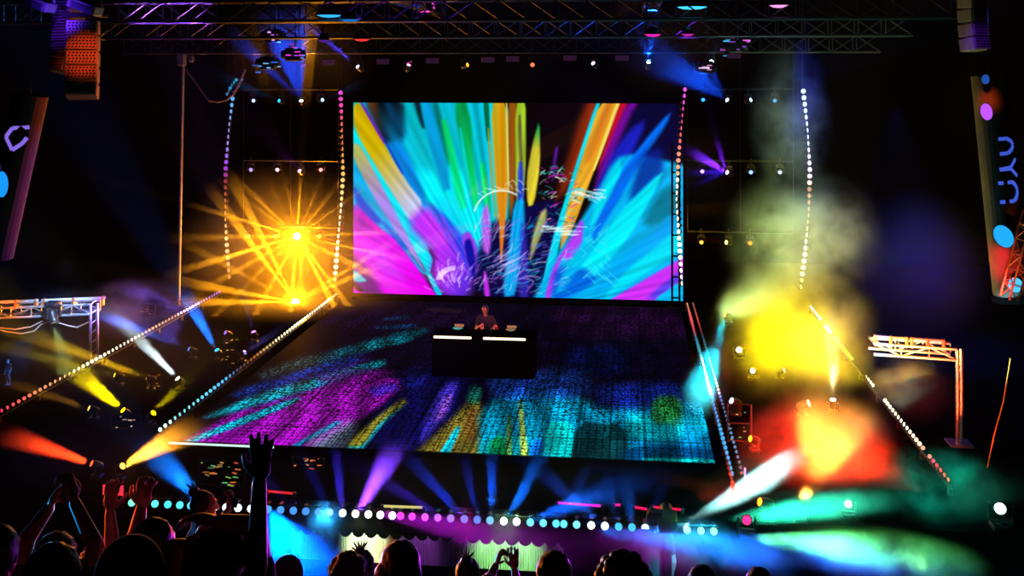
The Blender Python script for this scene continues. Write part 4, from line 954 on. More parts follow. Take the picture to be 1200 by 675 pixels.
def person(lab, x, ytop, D, h=None, hair='short', haircol=(24, 18, 16), skin=(150, 105, 80), shirt=(30, 30, 36), trousers=(24, 24, 30), yaw=0.0, arms=None, ground=None, lean=0.0, hoodie=False, turn=0.0, cat='person', group='people in the crowd', arm_h=.45):
    p = atD(x, ytop, D); gz_ = terr(p.y) if ground is None else ground
    if h is None: h = p.z - gz_
    s = h / 1.72
    if not 1.4 < h < 2.0: print('HEIGHT', lab, round(h, 2), 'D', D)
    base = Vector((p.x, p.y, gz_)); root = empty('person', base); tag(root, lab, cat, group)
    fw = Matrix.Rotation(yaw, 3, 'Z') @ Vector((0, 1, 0)); rt = Vector((fw.y, -fw.x, 0)); up = Vector((0, 0, 1))
    def L(r_, f_, u_): return base + (rt * r_ + fw * (f_ + lean * max(0, u_ - .9)) + up * u_) * s
    hc = L(0, .02, 1.60); hfw = Matrix.Rotation(turn, 3, 'Z') @ fw; hrt = Vector((hfw.y, -hfw.x, 0))
    bm = bmesh.new()
    # trunk
    capsule(bm, L(-.07, 0, .95), L(.07, 0, .95), .115 * s); capsule(bm, L(0, 0, .98), L(0, .01, 1.2), .125 * s, .135 * s, 14)
    capsule(bm, L(-.1, .01, 1.28), L(.1, .01, 1.28), .12 * s, .12 * s, 14); capsule(bm, L(-.16, 0, 1.39), L(.16, 0, 1.39), .065 * s)
    capsule(bm, L(0, 0, 1.38), L(0, .012, 1.52), .062 * s, .055 * s, 12)
    # legs and feet
    for q in (-1, 1):
        capsule(bm, L(q * .1, 0, .9), L(q * .105, .02, .5), .092 * s, .062 * s); capsule(bm, L(q * .105, .02, .5), L(q * .11, -.01, .09), .06 * s, .04 * s)
        capsule(bm, L(q * .11, -.03, .045), L(q * .13, .15, .04), .043 * s, .036 * s)
    # head with face
    Mh = Matrix((hrt, hfw, up)).transposed().to_4x4()
    ball(bm, hc + up * .02 * s, .1 * s, (.8, .98, 1.0), 18, Mh); ball(bm, hc + (hfw * .03 - up * .055) * s, .066 * s, (.9, .95, .95), 14, Mh)
    capsule(bm, hc + (hfw * .095 + up * .015) * s, hc + (hfw * .115 - up * .03) * s, .011 * s, .016 * s, 8)
    capsule(bm, hc + (hfw * .086 + hrt * .022 - up * .07) * s, hc + (hfw * .086 - hrt * .022 - up * .07) * s, .012 * s, n=8)
    for q in (-1, 1):
        ball(bm, hc + (hrt * .08 * q - up * .005) * s, .03 * s, (.4, .7, 1.1), 10, Mh); capsule(bm, hc + (hfw * .086 + hrt * q * .02 + up * .035) * s, hc + (hfw * .078 + hrt * q * .052 + up * .033) * s, .011 * s, n=8)
    sb = bmesh.new()
    capsule(sb, L(-.07, 0, .97), L(.07, 0, .97), .128 * s); capsule(sb, L(0, 0, 1.0), L(0, .01, 1.2), .14 * s, .15 * s, 14); capsule(sb, L(-.1, .01, 1.28), L(.1, .01, 1.28), .135 * s, .135 * s, 14); capsule(sb, L(-.165, 0, 1.39), L(.165, 0, 1.39), .078 * s)
    for q, ar in zip((-1, 1), (arms or (None, None))):
        sh = L(q * .185, 0, 1.39)
        if ar is None:
            el = L(q * .24, -.02, 1.1); wr = L(q * .22, .1, .86); d = (wr - el).normalized(); nrm, curl = -rt * q, .5
        else:
            el, wr, hd, nrm, curl = ar; d = Vector(hd).normalized()
        capsule(bm, sh, el, .052 * s, .042 * s); capsule(bm, el, wr, .042 * s, .029 * s)
        hand_shape(bm, wr + d * .012, d, nrm, curl, q, s * 1.02)
        capsule(sb, sh, sh.lerp(el, .6), .066 * s, .058 * s)
    body = under(root, bmo('body', bm, skinmat(skin))); remesh(body, .0075, 3)
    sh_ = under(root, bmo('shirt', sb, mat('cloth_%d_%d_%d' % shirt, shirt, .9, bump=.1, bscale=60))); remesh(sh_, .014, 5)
    tb_ = bmesh.new()
    for q in (-1, 1): capsule(tb_, L(q * .1, 0, .9), L(q * .105, .02, .5), .104 * s, .075 * s); capsule(tb_, L(q * .105, .02, .5), L(q * .11, -.01, .12), .074 * s, .056 * s)
    capsule(tb_, L(-.06, 0, .95), L(.06, 0, .95), .125 * s); tr = under(root, bmo('trousers', tb_, mat('cloth_%d_%d_%d' % trousers, trousers, .9))); remesh(tr, .016, 4)
    if hair:
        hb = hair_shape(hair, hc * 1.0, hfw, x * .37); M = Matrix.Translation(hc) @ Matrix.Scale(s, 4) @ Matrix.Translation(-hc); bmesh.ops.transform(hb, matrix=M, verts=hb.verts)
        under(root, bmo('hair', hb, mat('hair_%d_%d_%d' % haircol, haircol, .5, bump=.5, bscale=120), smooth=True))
    if hoodie:
        hb = bmesh.new(); r = bmesh.ops.create_icosphere(hb, subdivisions=4, radius=.125 * s)
        for v in r['verts']: v.co = Mh.to_3x3() @ Vector((v.co.x * .9, v.co.y * .95 - .02 * s, v.co.z * 1.05 + .02 * s)) + hc
        capsule(hb, hc - hfw * .06 * s - up * .1 * s, L(0, -.04, 1.38), .1 * s, .11 * s); o = under(root, bmo('hood', hb, mat('cloth_%d_%d_%d' % shirt, shirt, .9))); remesh(o, .014, 3)
    return root, hc, s
def phone(lab, p, nrm, up_, rgb=None, k=1.0, group='phones held up by the crowd'):
    n = Vector(nrm).normalized(); u_ = Vector(up_); u_ = (u_ - n * u_.dot(n)).normalized(); s_ = u_.cross(n); M = Matrix((s_, u_, n)).transposed().to_4x4()
    root = empty('phone', p); tag(root, lab, 'phone', group)
    bm = bmesh.new(); box(bm, (0, 0, 0), (.15, .072, .009), bev=.003); bmesh.ops.transform(bm, matrix=Matrix.Translation(p) @ M, verts=bm.verts); under(root, bmo('body', bm, HOUS))
    bm = bmesh.new(); box(bm, (0, 0, .0055), (.138, .064, .002)); bmesh.ops.transform(bm, matrix=Matrix.Translation(p) @ M, verts=bm.verts); under(root, bmo('screen', bm, glow(rgb, k) if rgb else mat('dark_glass', (60, 60, 70), .1)))
TOC = Vector((0, -1, .15))
upv = Vector((0, 0, 1))
A = atD
person('person near the lower left corner, only the dark round back of the head showing', 60, 643, 4.0, hair='short')
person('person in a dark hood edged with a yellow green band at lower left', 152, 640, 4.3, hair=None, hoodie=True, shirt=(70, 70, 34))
person('person raising both arms to film with a phone at lower left', 64, 628, 5.6, hair='short', shirt=(40, 40, 48), arms=((A(30, 634, 5.6), A(57, 596, 5.75), Vector((.5, .1, 1)), Vector((1, .2, 0)), .8), (A(111, 638, 5.6), A(88, 590, 5.75), Vector((-.35, .1, 1)), Vector((-1, .2, 0)), .8)))
phone('dark phone held sideways between two raised hands at lower left', A(72, 582, 5.8), Vector((0, -1, 0)), Vector((.1, 0, 1)))
person('person with short hair raising an orange lit forearm toward a glowing red display', 120, 640, 6.4, hair='curly', haircol=(120, 84, 30), skin=(190, 120, 85), arms=(None, (A(131, 634, 6.3), A(129, 601, 6.35), Vector((0, .1, 1)), Vector((0, 1, .1)), .5)))
phone('small display glowing red above the orange lit forearm', A(133, 574, 6.5), Vector((0, -1, .05)), Vector((0, 0, 1)), (235, 50, 70), 1.1)
person('person with a dark round head left of centre crowd raising a thin orange lit arm', 178, 612, 5.5, hair='short', arms=((A(160, 626, 5.9), A(165, 598, 6.0), Vector((.12, .1, 1)), Vector((0, 1, 0)), 1.0), None), skin=(170, 110, 85))
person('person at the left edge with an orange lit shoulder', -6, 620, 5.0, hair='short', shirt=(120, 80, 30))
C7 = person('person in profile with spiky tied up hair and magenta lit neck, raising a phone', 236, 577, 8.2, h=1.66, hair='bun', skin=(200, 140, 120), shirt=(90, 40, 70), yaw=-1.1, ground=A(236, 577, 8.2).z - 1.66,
            arms=(None, (A(258, 613, 8.2), A(267, 598, 8.2), Vector((.2, .1, 1)), Vector((-1, .2, 0)), .9)))
phone('phone held up in front of the white lip lamps', A(270, 586, 8.2), Vector((-.3, -1, 0)), Vector((1, 0, 3)))
bz = A(236, 577, 8.2); rz = bz.z - 1.66; tz0 = terr(bz.y)
root = empty('riser', (bz.x, bz.y, tz0)); tag(root, 'low black riser beneath the person with tied up hair', 'riser')
bm = bmesh.new(); box(bm, (bz.x, bz.y, rz - .03), (.7, .6, .06), bev=.01); under(root, bmo('top', bm, BLACK))
for sx in (-1, 1):
    for sy in (-1, 1):
        bm = bmesh.new(); box(bm, (bz.x + sx * .3, bz.y + sy * .25, (tz0 + rz - .06) / 2), (.05, .05, rz - .06 - tz0)); under(root, bmo('leg', bm, BLACK))
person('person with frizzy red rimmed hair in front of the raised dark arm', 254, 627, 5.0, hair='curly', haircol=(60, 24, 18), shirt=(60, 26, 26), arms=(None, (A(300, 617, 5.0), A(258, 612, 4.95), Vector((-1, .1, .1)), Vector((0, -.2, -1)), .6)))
person('person close by whose dark arm reaches straight up with spread fingers', 318, 690, 4.4, hair='short', shirt=(22, 22, 26), skin=(70, 50, 42), arms=((A(301, 662, 4.45), A(304, 566, 4.5), Vector((.03, .05, 1)), Vector((0, 1, 0)), .12), None))
person('person with a cyan rimmed hood, left of the curly haired pair', 337, 656, 7.4, hair=None, hoodie=True, shirt=(60, 66, 76))
person('person with curly hair rimmed in cyan at the lower middle', 408, 655, 7.2, hair='curly', haircol=(40, 34, 34))
person('person in a dark hat behind the curly haired one', 424, 647, 8.0, hair='bun', haircol=(40, 38, 44))
person('person with long straight dark hair in the middle of the crowd', 469, 640, 5.7, hair='long')
person('person with a small tied tuft of hair before the pale skirt panel', 548, 656, 8.0, hair='bun', arms=(None, None))
person('person holding up a loose fist before the pale skirt panel', 572, 676, 8.4, hair='short', skin=(170, 90, 90), arms=(None, (A(575, 676, 8.6), A(581, 663, 8.7), Vector((.35, 0, 1)), Vector((1, .2, 0)), 1.1)))
person('person holding up an open hand before the pale skirt panel', 612, 680, 8.4, hair='short', skin=(170, 90, 100), arms=((A(606, 684, 8.6), A(603, 668, 8.7), Vector((-.08, 0, 1)), Vector((0, 1, 0)), .1), None))
person('person with a smooth dark head right of the open hand', 649, 650, 6.6, hair='short')
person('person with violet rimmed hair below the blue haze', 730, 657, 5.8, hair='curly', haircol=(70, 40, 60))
person('person with flat dark hair under the bright cyan haze', 823, 666, 7.4, hair='short')
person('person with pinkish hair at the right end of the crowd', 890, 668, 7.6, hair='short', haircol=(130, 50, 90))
person('person with long brown hair just left of the frizzy red rimmed head', 205, 640, 5.2, hair='long', haircol=(90, 50, 40))
# bald onlooker at the back left
person('bald person in dark clothes standing on the far left wing, lit faint blue', 10, 421, 21.5, hair=None, skin=(150, 140, 140), ground=0.0, yaw=PI * .9, group=None, turn=0)
lit(atD(40, 380, 19), atD(12, 435, 21.5), (40, 110, 200), 1100, 14)
# DJ
DJD = 22.5
dx = atD(570, 395, TD).x; hd = lambda x_, y_, dd: atD(x_, y_, dd)
person('DJ in dark clothes leaning over the booth in front of the screen', 570, 357, DJD, h=atD(570, 357, DJD).z - FZ, hair='short', haircol=(70, 44, 30), skin=(175, 120, 100), shirt=(40, 36, 44), yaw=PI * .98, group=None, ground=FZ, lean=.2,
       arms=((hd(582, 386, DJD - .15), Vector((dx + .14, ty + .32, tz + .19)), Vector((0, -1, -.4)), Vector((0, .2, -1)), .5), (hd(558, 386, DJD - .15), Vector((dx - .12, ty + .32, tz + .19)), Vector((0, -1, -.4)), Vector((0, .2, -1)), .5)))
lit(atD(520, 330, 18.5), atD(570, 372, 22), (230, 120, 170), 700, 12)
# camera operator in the pit
cD = 14.2; cp = atD(765, 597, cD)
person('camera operator in black in the pit with a green rim, behind a large camera', 766, 597, cD, hair='short', ground=-1.4, group=None, skin=(120, 110, 90), shirt=(30, 34, 30))
c = atD(782, 611, 14.0); root = empty('broadcast_camera', (c.x, c.y, -1.4)); tag(root, 'large black broadcast camera on a pedestal in the pit before the green lamps', 'camera')
bm = bmesh.new(); box(bm, c, (.26, .34, .2), bev=.02); under(root, bmo('body', bm, HOUS))
bm = bmesh.new(); tube(bm, c + Vector((0, .17, 0)), c + Vector((0, .42, 0)), .075, .09, 16); under(root, bmo('lens', bm, HOUS))
bm = bmesh.new(); box(bm, c + Vector((-.14, -.1, .12)), (.16, .1, .1), bev=.01); under(root, bmo('viewfinder', bm, HOUS))
bm = bmesh.new(); tube(bm, (c.x, c.y, -1.34), (c.x, c.y, c.z - .1), .06, n=12); under(root, bmo('pedestal', bm, BLACK))
bm = bmesh.new(); lathe(bm, [(0, 0), (.36, 0), (.36, .05), (.1, .1), (0, .1)], 20, Matrix.Translation((c.x, c.y, -1.4))); under(root, bmo('base', bm, HOUS))

# ------------------------------------------------------------------ stage front: skirt, rail, tube lights, clutter
def skirt(lab, x0, x1, rgb, step):
    a, b = atY(x0, 640, 15.0), atY(x1, 640, 15.0); zt_, zb_ = -.33, -.76
    bm = bmesh.new(); n = int((b.x - a.x) / .012); per = step
    prev = None
    for i in range(n + 1):
        x = a.x + (b.x - a.x) * i / n; ph = ((x - a.x) / per) % 1.0
        zt2 = zt_ - .075 * (1 - abs(2 * ph - 1) ** 2.2); y = 15.0 + .012 * math.sin(x * 2 * PI / .036)  # top edge cut to the scalloped outline of the lamps' light
        cur = (bm.verts.new((x, y, zb_)), bm.verts.new((x, y, zt2)), bm.verts.new((x, y + .02, zb_)), bm.verts.new((x, y + .02, zt2)))
        if prev:
            bm.faces.new((prev[0], cur[0], cur[1], prev[1])); bm.faces.new((prev[2], prev[3], cur[3], cur[2])); bm.faces.new((prev[1], cur[1], cur[3], prev[3]))
        prev = cur
    root = empty('stage_skirt', ((a.x + b.x) / 2, 15.0, -1.4)); tag(root, lab, 'stage skirt', 'corrugated skirts under the stage lip')
    under(root, bmo('panel', bm, mat('skirt_cloth', (188, 200, 180), .7, var=.08)))
    bm = bmesh.new(); box(bm, ((a.x + b.x) / 2, 15.05, zb_ - .02), (b.x - a.x, .05, .04), bev=.008); under(root, bmo('rail', bm, BLACK))
    for x in (a.x + .05, b.x - .05):
        bm = bmesh.new(); tube(bm, (x, 15.08, -1.4), (x, 15.08, zb_), .02, n=8); under(root, bmo('leg', bm, BLACK))
    return a, b
skirt('corrugated pale skirt scalloped like light pools under the lip, lit white to amber, left of centre', 338, 512, (0, 0, 0), .195)
skirt('corrugated pale skirt scalloped like light pools under the lip, lit mint green, centre right', 500.5, 660, (0, 0, 0), .195)
lit((atY(425, 600, 14.85).x, 14.2, .35), atY(428, 632, 15.0), (210, 240, 190), 400, 34)
lit((atY(425, 600, 14.85).x, 14.3, -.9), atY(435, 652, 15.0), (255, 150, 60), 30, 60)
lit((atY(600, 600, 14.85).x, 13.9, .5), atY(595, 644, 15.0), (150, 225, 140), 340, 44)
lit((atY(500, 600, 14.85).x, 14.2, .2), atY(490, 645, 15.0), (150, 60, 190), 40, 40)
# crowd barrier
a, b = atY(250, 664, 14.4), atY(700, 668, 14.4)
root = empty('crowd_barrier', ((a.x + b.x) / 2, 14.4, -1.4)); tag(root, 'black crowd barrier rail running below the pale skirts', 'barrier')
bm = bmesh.new(); tube(bm, (a.x, 14.4, -.58), (b.x, 14.4, -.58), .025, n=10); under(root, bmo('rail', bm, BLACK))
n = 8
for i in range(n + 1):
    x = a.x + (b.x - a.x) * i / n; bm = bmesh.new(); tube(bm, (x, 14.4, -1.4), (x, 14.4, -.58), .018, n=8); under(root, bmo('post', bm, BLACK))
lit(atD(840, 600, 13.2), atD(768, 604, 14.2), (90, 220, 110), 160, 20)
# coloured tube lights lying on the lip
TG = 'tube lights lying behind the lip lamps'
for (x0, y0, x1, y1, rgb, k, lab) in [(652, 589, 706, 593, (225, 30, 190), 1.2, 'tube light glowing magenta behind the lip lamps'), (719, 591.5, 729, 591.8, (240, 30, 140), 1.2, 'very short tube light glowing pink between the magenta and red tubes'),
                                      (742, 594, 760, 597, (245, 20, 90), 1.3, 'short tube light glowing crimson left of the camera operator'), (764, 594, 800, 597.5, (245, 20, 70), 1.2, 'tube light glowing red behind the camera operator'),
                                      (313, 575.5, 345, 578.5, (230, 40, 40), .9, 'tube light glowing red beside the raised dark arm'), (448, 593, 497, 594.8, (225, 215, 130), .9, 'thin tube light glowing pale yellow above the violet white lamps'), (571, 586, 582, 586.4, (30, 90, 110), .8, 'tiny tube light glowing teal at the centre of the lip')]:
    p0, p1 = atZ(x0, y0, .05), atZ(x1, y1, .05); root = empty('tube_light', (p0 + p1) / 2); tag(root, lab, 'tube light', TG)
    bm = bmesh.new(); tube(bm, p0, p1, .018, n=10); under(root, bmo('tube', bm, glow(rgb, k)))
    for p in (p0, p1):
        bm = bmesh.new(); box(bm, p - Vector((0, 0, .015)), (.05, .06, .07), bev=.008); under(root, bmo('end_cap', bm, HOUS))
# glints of fixture metal on the deck, put in as glowing bars
def bars(lab, x0, y0, x1, y1, cols, n, seed):
    rr = random.Random(seed); c = atZ((x0 + x1) / 2, y1, 0); root = empty('glint_rack', c); tag(root, lab, 'glint rack', 'racks of painted glints on the deck')
    w_ = (atZ(x1, y1, 0) - atZ(x0, y1, 0)).length
    hgt = (y1 - y0) * (-SP * c.x + CP * c.y) / F
    bm = bmesh.new()
    for x in (-w_ / 2, w_ / 2): tube(bm, c + Vector((x, 0, 0)), c + Vector((x, 0, hgt)), .015, n=8)
    for z in (.02, hgt * .5, hgt): tube(bm, c + Vector((-w_ / 2, 0, z)), c + Vector((w_ / 2, 0, z)), .012, n=8)
    under(root, bmo('frame', bm, HOUS))
    for i in range(n):
        z = rr.uniform(.03, hgt); x = rr.uniform(-.45, .38) * w_; L_ = rr.uniform(.06, .26) * w_
        bm = bmesh.new(); box(bm, c + Vector((x, -.02, z)), (L_ * .6, .03, .012), Matrix.Rotation(rr.uniform(-.15, .25) if n > 8 else 0, 4, 'Y'), .005); under(root, bmo('bar', bm, glow(cols[i % len(cols)], rr.choice((.35, .6, .9)))))
ORGS = [(235, 130, 60), (225, 170, 90), (200, 80, 50)]
bars('rack of amber and green painted glints on the deck below the purple floor corner', 232, 540, 288, 570, ORGS + [(90, 170, 110), (150, 190, 90)], 24, 1)
bars('rack of amber painted glints on the deck right of the raised dark arm', 343, 536, 380, 551, ORGS, 11, 2)
bars('rack of amber painted glints far back beside the outer left strip', 163, 356, 182, 369, ORGS, 7, 3)
bars('rack of amber painted glints between the white beam and the yellow beams', 172, 436, 190, 458, ORGS, 8, 4)
bars('rack of pale painted glints beside the two yellow beams', 128, 486, 166, 503, [(235, 190, 150), (240, 220, 200)], 6, 5)
bars('rack of pale green painted glints right of the glowing floor', 853, 474, 880, 518, [(120, 160, 110), (200, 200, 120)], 7, 6)
bars('rack of yellow painted glints under the lower amber star', 262, 396, 290, 430, [(235, 200, 60), (240, 170, 90)], 7, 7)
# right wing lights
RWG = 'moving head lights on the right wing deck'
beam(976, 470, 977, 430, -.2, (255, 235, 170), 12000, 18, 'moving head blazing white at the top of the red smoke', group=RWG, k=40, lcol=(255, 255, 250))
beam(948, 471, 975, 462, -.2, (255, 190, 60), 2500, 12, 'small head glowing yellow white left of the blazing white one', group=RWG, k=14, lcol=(255, 235, 170), sc=.6)
beam(879, 512, 846, 502, -.2, (255, 170, 20), 7000, 9, 'moving head with a thin amber beam at the left of the red smoke', group=RWG, k=8)
beam(940, 588, 962, 525, 1.2, (255, 185, 60), 3400, 34, 'moving head blazing yellow white at the foot of the red smoke', group=RWG, k=40, lcol=(255, 250, 220))
beam(890, 585, 868, 579, -.1, (255, 120, 20), 3000, 9, 'small head with a thin orange beam below the pale teal beam', group=RWG, k=6, sc=.6)
beam(994, 588, 994, 610, -3, (220, 250, 240), 0, 10, 'small head glowing white at the right of the teal haze', group=RWG, k=6, sc=.5)
beam(857, 468, 835, 458, -.2, (40, 90, 220), 2500, 12, 'small head glowing blue beside the right floor strip', group=RWG, k=6, sc=.6, lcol=(150, 190, 255))
beam(849, 366, 815, 364, -.2, (255, 120, 50), 2500, 10, 'small head glowing orange behind the right floor strip', group=RWG, k=8, sc=.6)
beam(866, 407, 866, 430, -3, (225, 225, 255), 0, 10, 'small head glowing white left of the yellow smoke', group=RWG, k=10, sc=.6)
beam(882, 432, 882, 455, -3, (225, 230, 255), 0, 10, 'small head glowing white under the left of the yellow smoke', group=RWG, k=6, sc=.5)
beam(919, 432, 945, 426, -.2, (255, 240, 200), 600, 10, 'small head glowing white inside the yellow smoke', group=RWG, k=10, sc=.5)
beam(1172, 597, 1120, 660, -4, (225, 245, 250), 0, 10, 'large moving head with an oval white lens in teal haze at far right', D=14.6, group=RWG, k=2.5, sc=.8)
beam(875, 617, 875, 640, -3, (245, 30, 90), 0, 10, 'small head glowing pink red under the teal beam', group=RWG, k=4, sc=.6, D=14.4)
# pink pole light inside the pale beam
p = atZ(873, 580, 0); root = empty('marker_light', p); tag(root, 'thin upright marker light glowing pink white in the pale teal beam', 'marker light')
bm = bmesh.new(); tube(bm, p, p + Vector((0, 0, .42)), .015, n=8); under(root, bmo('tube', bm, glow((255, 170, 230), 1.6)))
bm = bmesh.new(); lathe(bm, [(0, 0), (.09, 0), (.09, .03), (.02, .05), (0, .05)], 16, Matrix.Translation(p)); under(root, bmo('base', bm, HOUS))
# dim amber line at far right
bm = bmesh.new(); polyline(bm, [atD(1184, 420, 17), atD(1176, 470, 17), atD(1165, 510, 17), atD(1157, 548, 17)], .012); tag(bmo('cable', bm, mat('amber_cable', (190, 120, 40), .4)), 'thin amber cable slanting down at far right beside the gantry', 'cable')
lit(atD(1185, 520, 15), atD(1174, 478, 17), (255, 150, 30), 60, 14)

# ------------------------------------------------------------------ smoke
def smoke(lab, px_, py_, D, r, dens, nsc=1.0, lo=.4, hi=.68, inner=.15, tilt=0.0, det=5, name='smoke'):
    c = atD(px_, py_, D)
    me = bpy.data.meshes.new('smoke'); bm = bmesh.new(); bmesh.ops.create_icosphere(bm, subdivisions=4, radius=1)
    for v in bm.verts:
        n = v.co.normalized(); v.co *= 1 + .1 * mnoise.fractal(n * 1.6 + Vector((px_, 0, 0)), 1, 2, 3); v.co = Vector((v.co.x * r[0], v.co.y * r[1], v.co.z * r[2]))
    bm.to_mesh(me); bm.free()
    o = link(name, me); o.location = c; o.rotation_euler = (0, tilt, PSI); tag(o, lab, name, kind='stuff')
    m = bpy.data.materials.new('smoke'); m.use_nodes = True; t = m.node_tree; t.nodes.clear(); N = t.nodes.new; Lk = t.links.new
    out = N('ShaderNodeOutputMaterial'); vs = N('ShaderNodeVolumeScatter'); vs.inputs['Anisotropy'].default_value = .0; Lk(vs.outputs[0], out.inputs['Volume'])
    tc = N('ShaderNodeTexCoord'); nz = N('ShaderNodeTexNoise'); nz.inputs['Scale'].default_value = nsc; nz.inputs['Detail'].default_value = det; nz.inputs['Distortion'].default_value = .25; nz.inputs['Roughness'].default_value = .6
    ad = N('ShaderNodeVectorMath'); ad.operation = 'ADD'; ad.inputs[1].default_value = (px_, py_, D); Lk(tc.outputs['Object'], ad.inputs[0]); Lk(ad.outputs[0], nz.inputs['Vector'])
    dv = N('ShaderNodeVectorMath'); dv.operation = 'DIVIDE'; dv.inputs[1].default_value = r; Lk(tc.outputs['Object'], dv.inputs[0])
    ln = N('ShaderNodeVectorMath'); ln.operation = 'LENGTH'; Lk(dv.outputs[0], ln.inputs[0])
    mr = N('ShaderNodeMapRange'); mr.interpolation_type = 'SMOOTHSTEP'; Lk(ln.outputs['Value'], mr.inputs[0]); mr.inputs[1].default_value = inner; mr.inputs[2].default_value = .92; mr.inputs[3].default_value = dens; mr.inputs[4].default_value = 0
    r2 = N('ShaderNodeMapRange'); Lk(nz.outputs['Fac'], r2.inputs[0]); r2.inputs[1].default_value = lo; r2.inputs[2].default_value = hi
    mm = N('ShaderNodeMath'); mm.operation = 'MULTIPLY'; Lk(mr.outputs[0], mm.inputs[0]); Lk(r2.outputs[0], mm.inputs[1]); Lk(mm.outputs[0], vs.inputs['Density'])
    me.materials.append(m); return o
def smoke_fill(p, rgb, pw, d=None, ang=120, size=.08):
    return spot(p, d if d is not None else Vector((0, 0, 1)), rgb, pw, ang, .8, size, name='added_smoke_light')  # added light with no fixture, brightening the smoke
smoke('billow of smoke lit bright yellow over the right wing', 930, 392, 20.5, (2.0, 1.4, 1.85), 1.1, 1.1, .34, .72, .0)
smoke('wide grey green smoke rising just above the yellow billow', 938, 278, 22.3, (2.1, 1.4, 1.8), .75, 1.3, .38, .72, .0)
smoke('thin grey smoke column trailing up to the roof over the plume', 925, 140, 22.5, (1.1, 1.0, 2.3), .5, 1.3, .4, .68, .0, -.05)
smoke('billow of smoke glowing red and orange at the right wing', 962, 532, 16.9, (1.65, 1.3, 1.2), 1.1, 1.2, .3, .68, .0)
smoke('pale smoke streak lit white by the teal beam below the red smoke', 878, 558, 15.4, (1.35, .5, .4), .8, 1.2, .36, .6, .2, -.5)
smoke('low teal smoke drifting at the far right', 1110, 568, 15.2, (1.5, 1.0, .62), .5, 1.3, .42, .66)
smoke('band of pale green haze low at the right front', 1010, 645, 13.2, (1.9, .8, .3), .5, 1.2, .36, .6, .2, .1)
smoke('band of bright blue haze low in front of the lip lamps', 800, 638, 13.4, (1.9, .8, .38), .4, 1.1, .34, .6, .2, .12)
smoke('pale teal smoke trail above the green haze', 960, 594, 14.8, (1.5, .7, .3), .7, 1.4, .36, .6, .2, -.1)
smoke('puff of cyan smoke hanging over the right edge of the glowing floor', 828, 448, 19.5, (.62, .6, 1.15), .45, 1.0, .34, .6, .1, .35)
smoke('violet haze drifting above the left wing', 158, 362, 23.5, (1.6, 1.2, .9), .25, .9, .4, .66)
smoke('grey teal smoke under the right gantry', 1062, 455, 18.6, (1.1, .9, .75), .22, 1.2, .44, .68)
def haze(lab, px_, py_, D, r, dens): return smoke(lab, px_, py_, D, r, dens, .5, .2, .6, .0, 0, 1, 'haze')
haze('thin haze over the left wing catching the yellow, white and blue beams', 120, 425, 21, (4.3, 3.3, 1.75), .075)
haze('thin haze low at the left front catching the red and amber beams', 150, 540, 16, (2.6, 1.3, 1.0), .075)
haze('thin haze along the stage lip catching the blue and violet shafts', 560, 566, 15.3, (5.4, 1.2, .85), .1)
haze('thin amber haze around the two star shaped lamps', 346, 318, 28, (4.1, 1.9, 3.6), .17)
haze('thin blue haze in the roof over the left strips', 348, 62, 27.8, (2.7, 2.0, 1.8), .05)
haze('thin blue haze in the roof over the right end of the screen', 795, 50, 27.8, (2.8, 2.0, 1.9), .05)
haze('thin violet haze beside the right strip of the screen', 822, 195, 28, (1.8, 1.3, 1.7), .06)
haze('thin blue and magenta haze in the pit under the lip lamps', 470, 632, 14.1, (4.8, .9, .6), .09)
haze('blue haze pooled in the pit right of the raised dark arm', 350, 640, 14.1, (1.3, .8, .75), .3)
haze('thin deep blue haze high over the right wing', 1075, 315, 24, (2.2, 2, 2.2), .03)
spot(atD(1050, 120, 23), atD(1055, 330, 24) - atD(1050, 120, 23), (0, 25, 200), 12000, 60, 1)
# added lights without fixtures, inside and around the smoke
def aimed(a, b, rgb, pw, ang): return spot(a, b - a, rgb, pw, ang, .9, .25, name='added_smoke_light')
yc, rc = atD(930, 390, 20.5), atD(962, 528, 17.2)
aimed(atD(862, 440, 21.6), yc, (255, 222, 0), 3400, 64)
aimed(atD(1045, 462, 20.2), yc, (255, 225, 0), 1500, 60)
aimed(atD(905, 400, 17.2), yc, (255, 215, 0), 3000, 64)
aimed(atD(838, 372, 20.6), atD(940, 262, 22.3), (185, 215, 115), 4600, 66)
aimed(atD(1040, 330, 20.8), atD(935, 240, 22.4), (130, 180, 120), 900, 60)
aimed(atD(860, 250, 20.6), atD(925, 120, 22.5), (110, 150, 150), 1500, 60)
aimed(atD(822, 583, 15.75), rc, (255, 35, 8), 7000, 58)
aimed(atD(1092, 560, 16.0), rc, (255, 45, 10), 4200, 56)
aimed(atD(935, 500, 14.9), rc, (250, 20, 10), 1800, 60)
smoke_fill(atD(1150, 545, 14.8), (10, 205, 165), 330, Vector((-1, .25, 0)), 120)
smoke_fill(atD(1060, 585, 14.6), (10, 205, 165), 160, Vector((1, .3, .0)), 120)
spot(atD(878, 630, 13.4), atD(1120, 655, 13.2) - atD(878, 630, 13.4), (90, 230, 110), 11000, 22, .6)
smoke_fill(atD(1085, 668, 12.8), (130, 230, 90), 140, Vector((-.4, .5, .6)), 140)
spot(atD(697, 622, 14.2), atD(960, 655, 13.2) - atD(697, 622, 14.2), (10, 110, 255), 28000, 19, .6)
spot(atD(845, 612, 12.9), Vector((-.1, .5, -.5)), (40, 200, 255), 900, 60, .8)
spot(atD(850, 372, 20.5), atD(812, 480, 19.0) - atD(850, 372, 20.5), (0, 190, 215), 20000, 22, .6)
smoke_fill(atD(200, 400, 22.2), (140, 110, 255), 500, Vector((-.5, .6, .5)), 100)
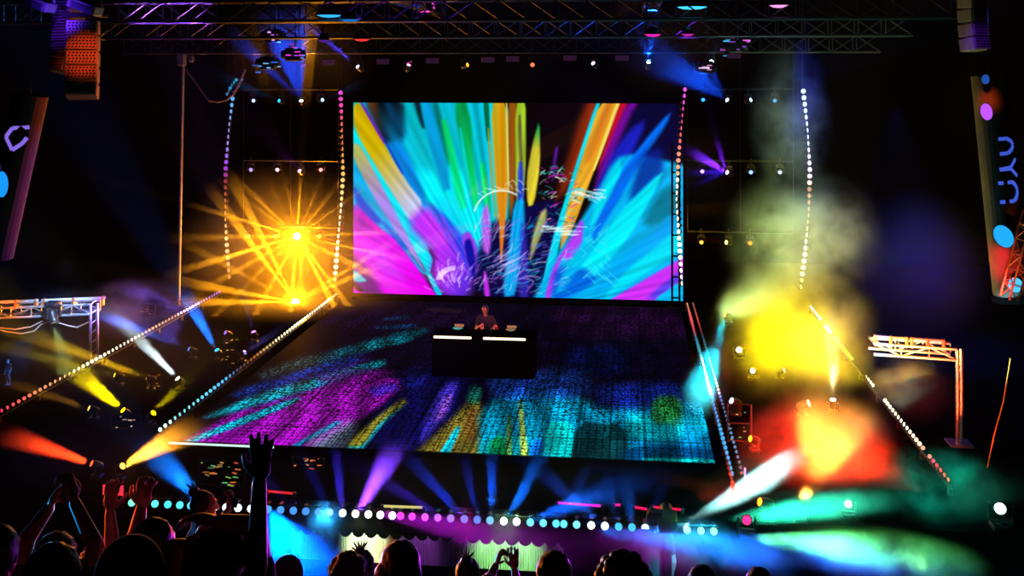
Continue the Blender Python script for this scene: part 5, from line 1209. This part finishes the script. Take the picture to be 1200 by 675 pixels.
smoke_fill(atD(120, 330, 22.5), (200, 130, 200), 240, Vector((.2, .6, -.3)), 120)
smoke_fill(atD(1040, 500, 17.8), (50, 170, 185), 700, Vector((.2, .4, 1)), 100)
# broad washes of the hall
spot(atD(316, 597, 14.5), atD(352, 668, 13.9) - atD(316, 597, 14.5), (0, 80, 255), 11000, 58, .7)
spot(atD(440, 600, 14.9), atD(620, 640, 14.0) - atD(440, 600, 14.9), (170, 10, 200), 12000, 16, .6)
spot(atD(940, 20, 22), Vector((.3, 0, -1)), (10, 30, 160), 5000, 60, .8)
# added unseen lamps at the sides, raking the crowd
lit(atD(-190, 540, 7.6), atD(135, 606, 6.3), (255, 90, 25), 420, 17)
lit(atD(-160, 640, 7.2), atD(46, 612, 5.7), (20, 170, 255), 260, 9)
lit(atD(420, 560, 9.5), atD(262, 640, 5.1), (255, 40, 25), 300, 14)
# crowd rim lights from the lip
lit(atD(380, 600, 14.5), atD(400, 670, 7.5), (40, 170, 255), 2400, 50)
lit(atD(140, 560, 14.5), atD(90, 640, 5.8), (255, 120, 40), 4000, 50)
lit(atD(30, 520, 12.5), atD(50, 620, 5.6), (30, 150, 255), 1800, 30)
lit(atD(540, 603, 14.6), atD(600, 670, 8.6), (210, 40, 170), 1200, 40)
lit(atD(300, 590, 13.5), atD(245, 615, 8.0), (220, 40, 160), 1600, 26)
lit(atD(330, 560, 12), atD(268, 650, 5.2), (255, 50, 30), 1300, 24)
lit(atD(760, 600, 13), atD(725, 665, 6), (160, 40, 220), 1300, 40)

# ------------------------------------------------------------------ render settings
S.cycles.volume_max_steps = 128
S.cycles.volume_step_rate = 1.0
S.cycles.max_bounces = 4; S.cycles.diffuse_bounces = 1; S.cycles.glossy_bounces = 2; S.cycles.volume_bounces = 0; S.cycles.transmission_bounces = 2
S.cycles.sample_clamp_indirect = 4.0
S.cycles.use_denoising = True
vsx = S.view_settings; vsx.view_transform = 'Standard'; vsx.look = 'None'; vsx.gamma = 1.0; vsx.exposure = 0.0; vsx.use_curve_mapping = False
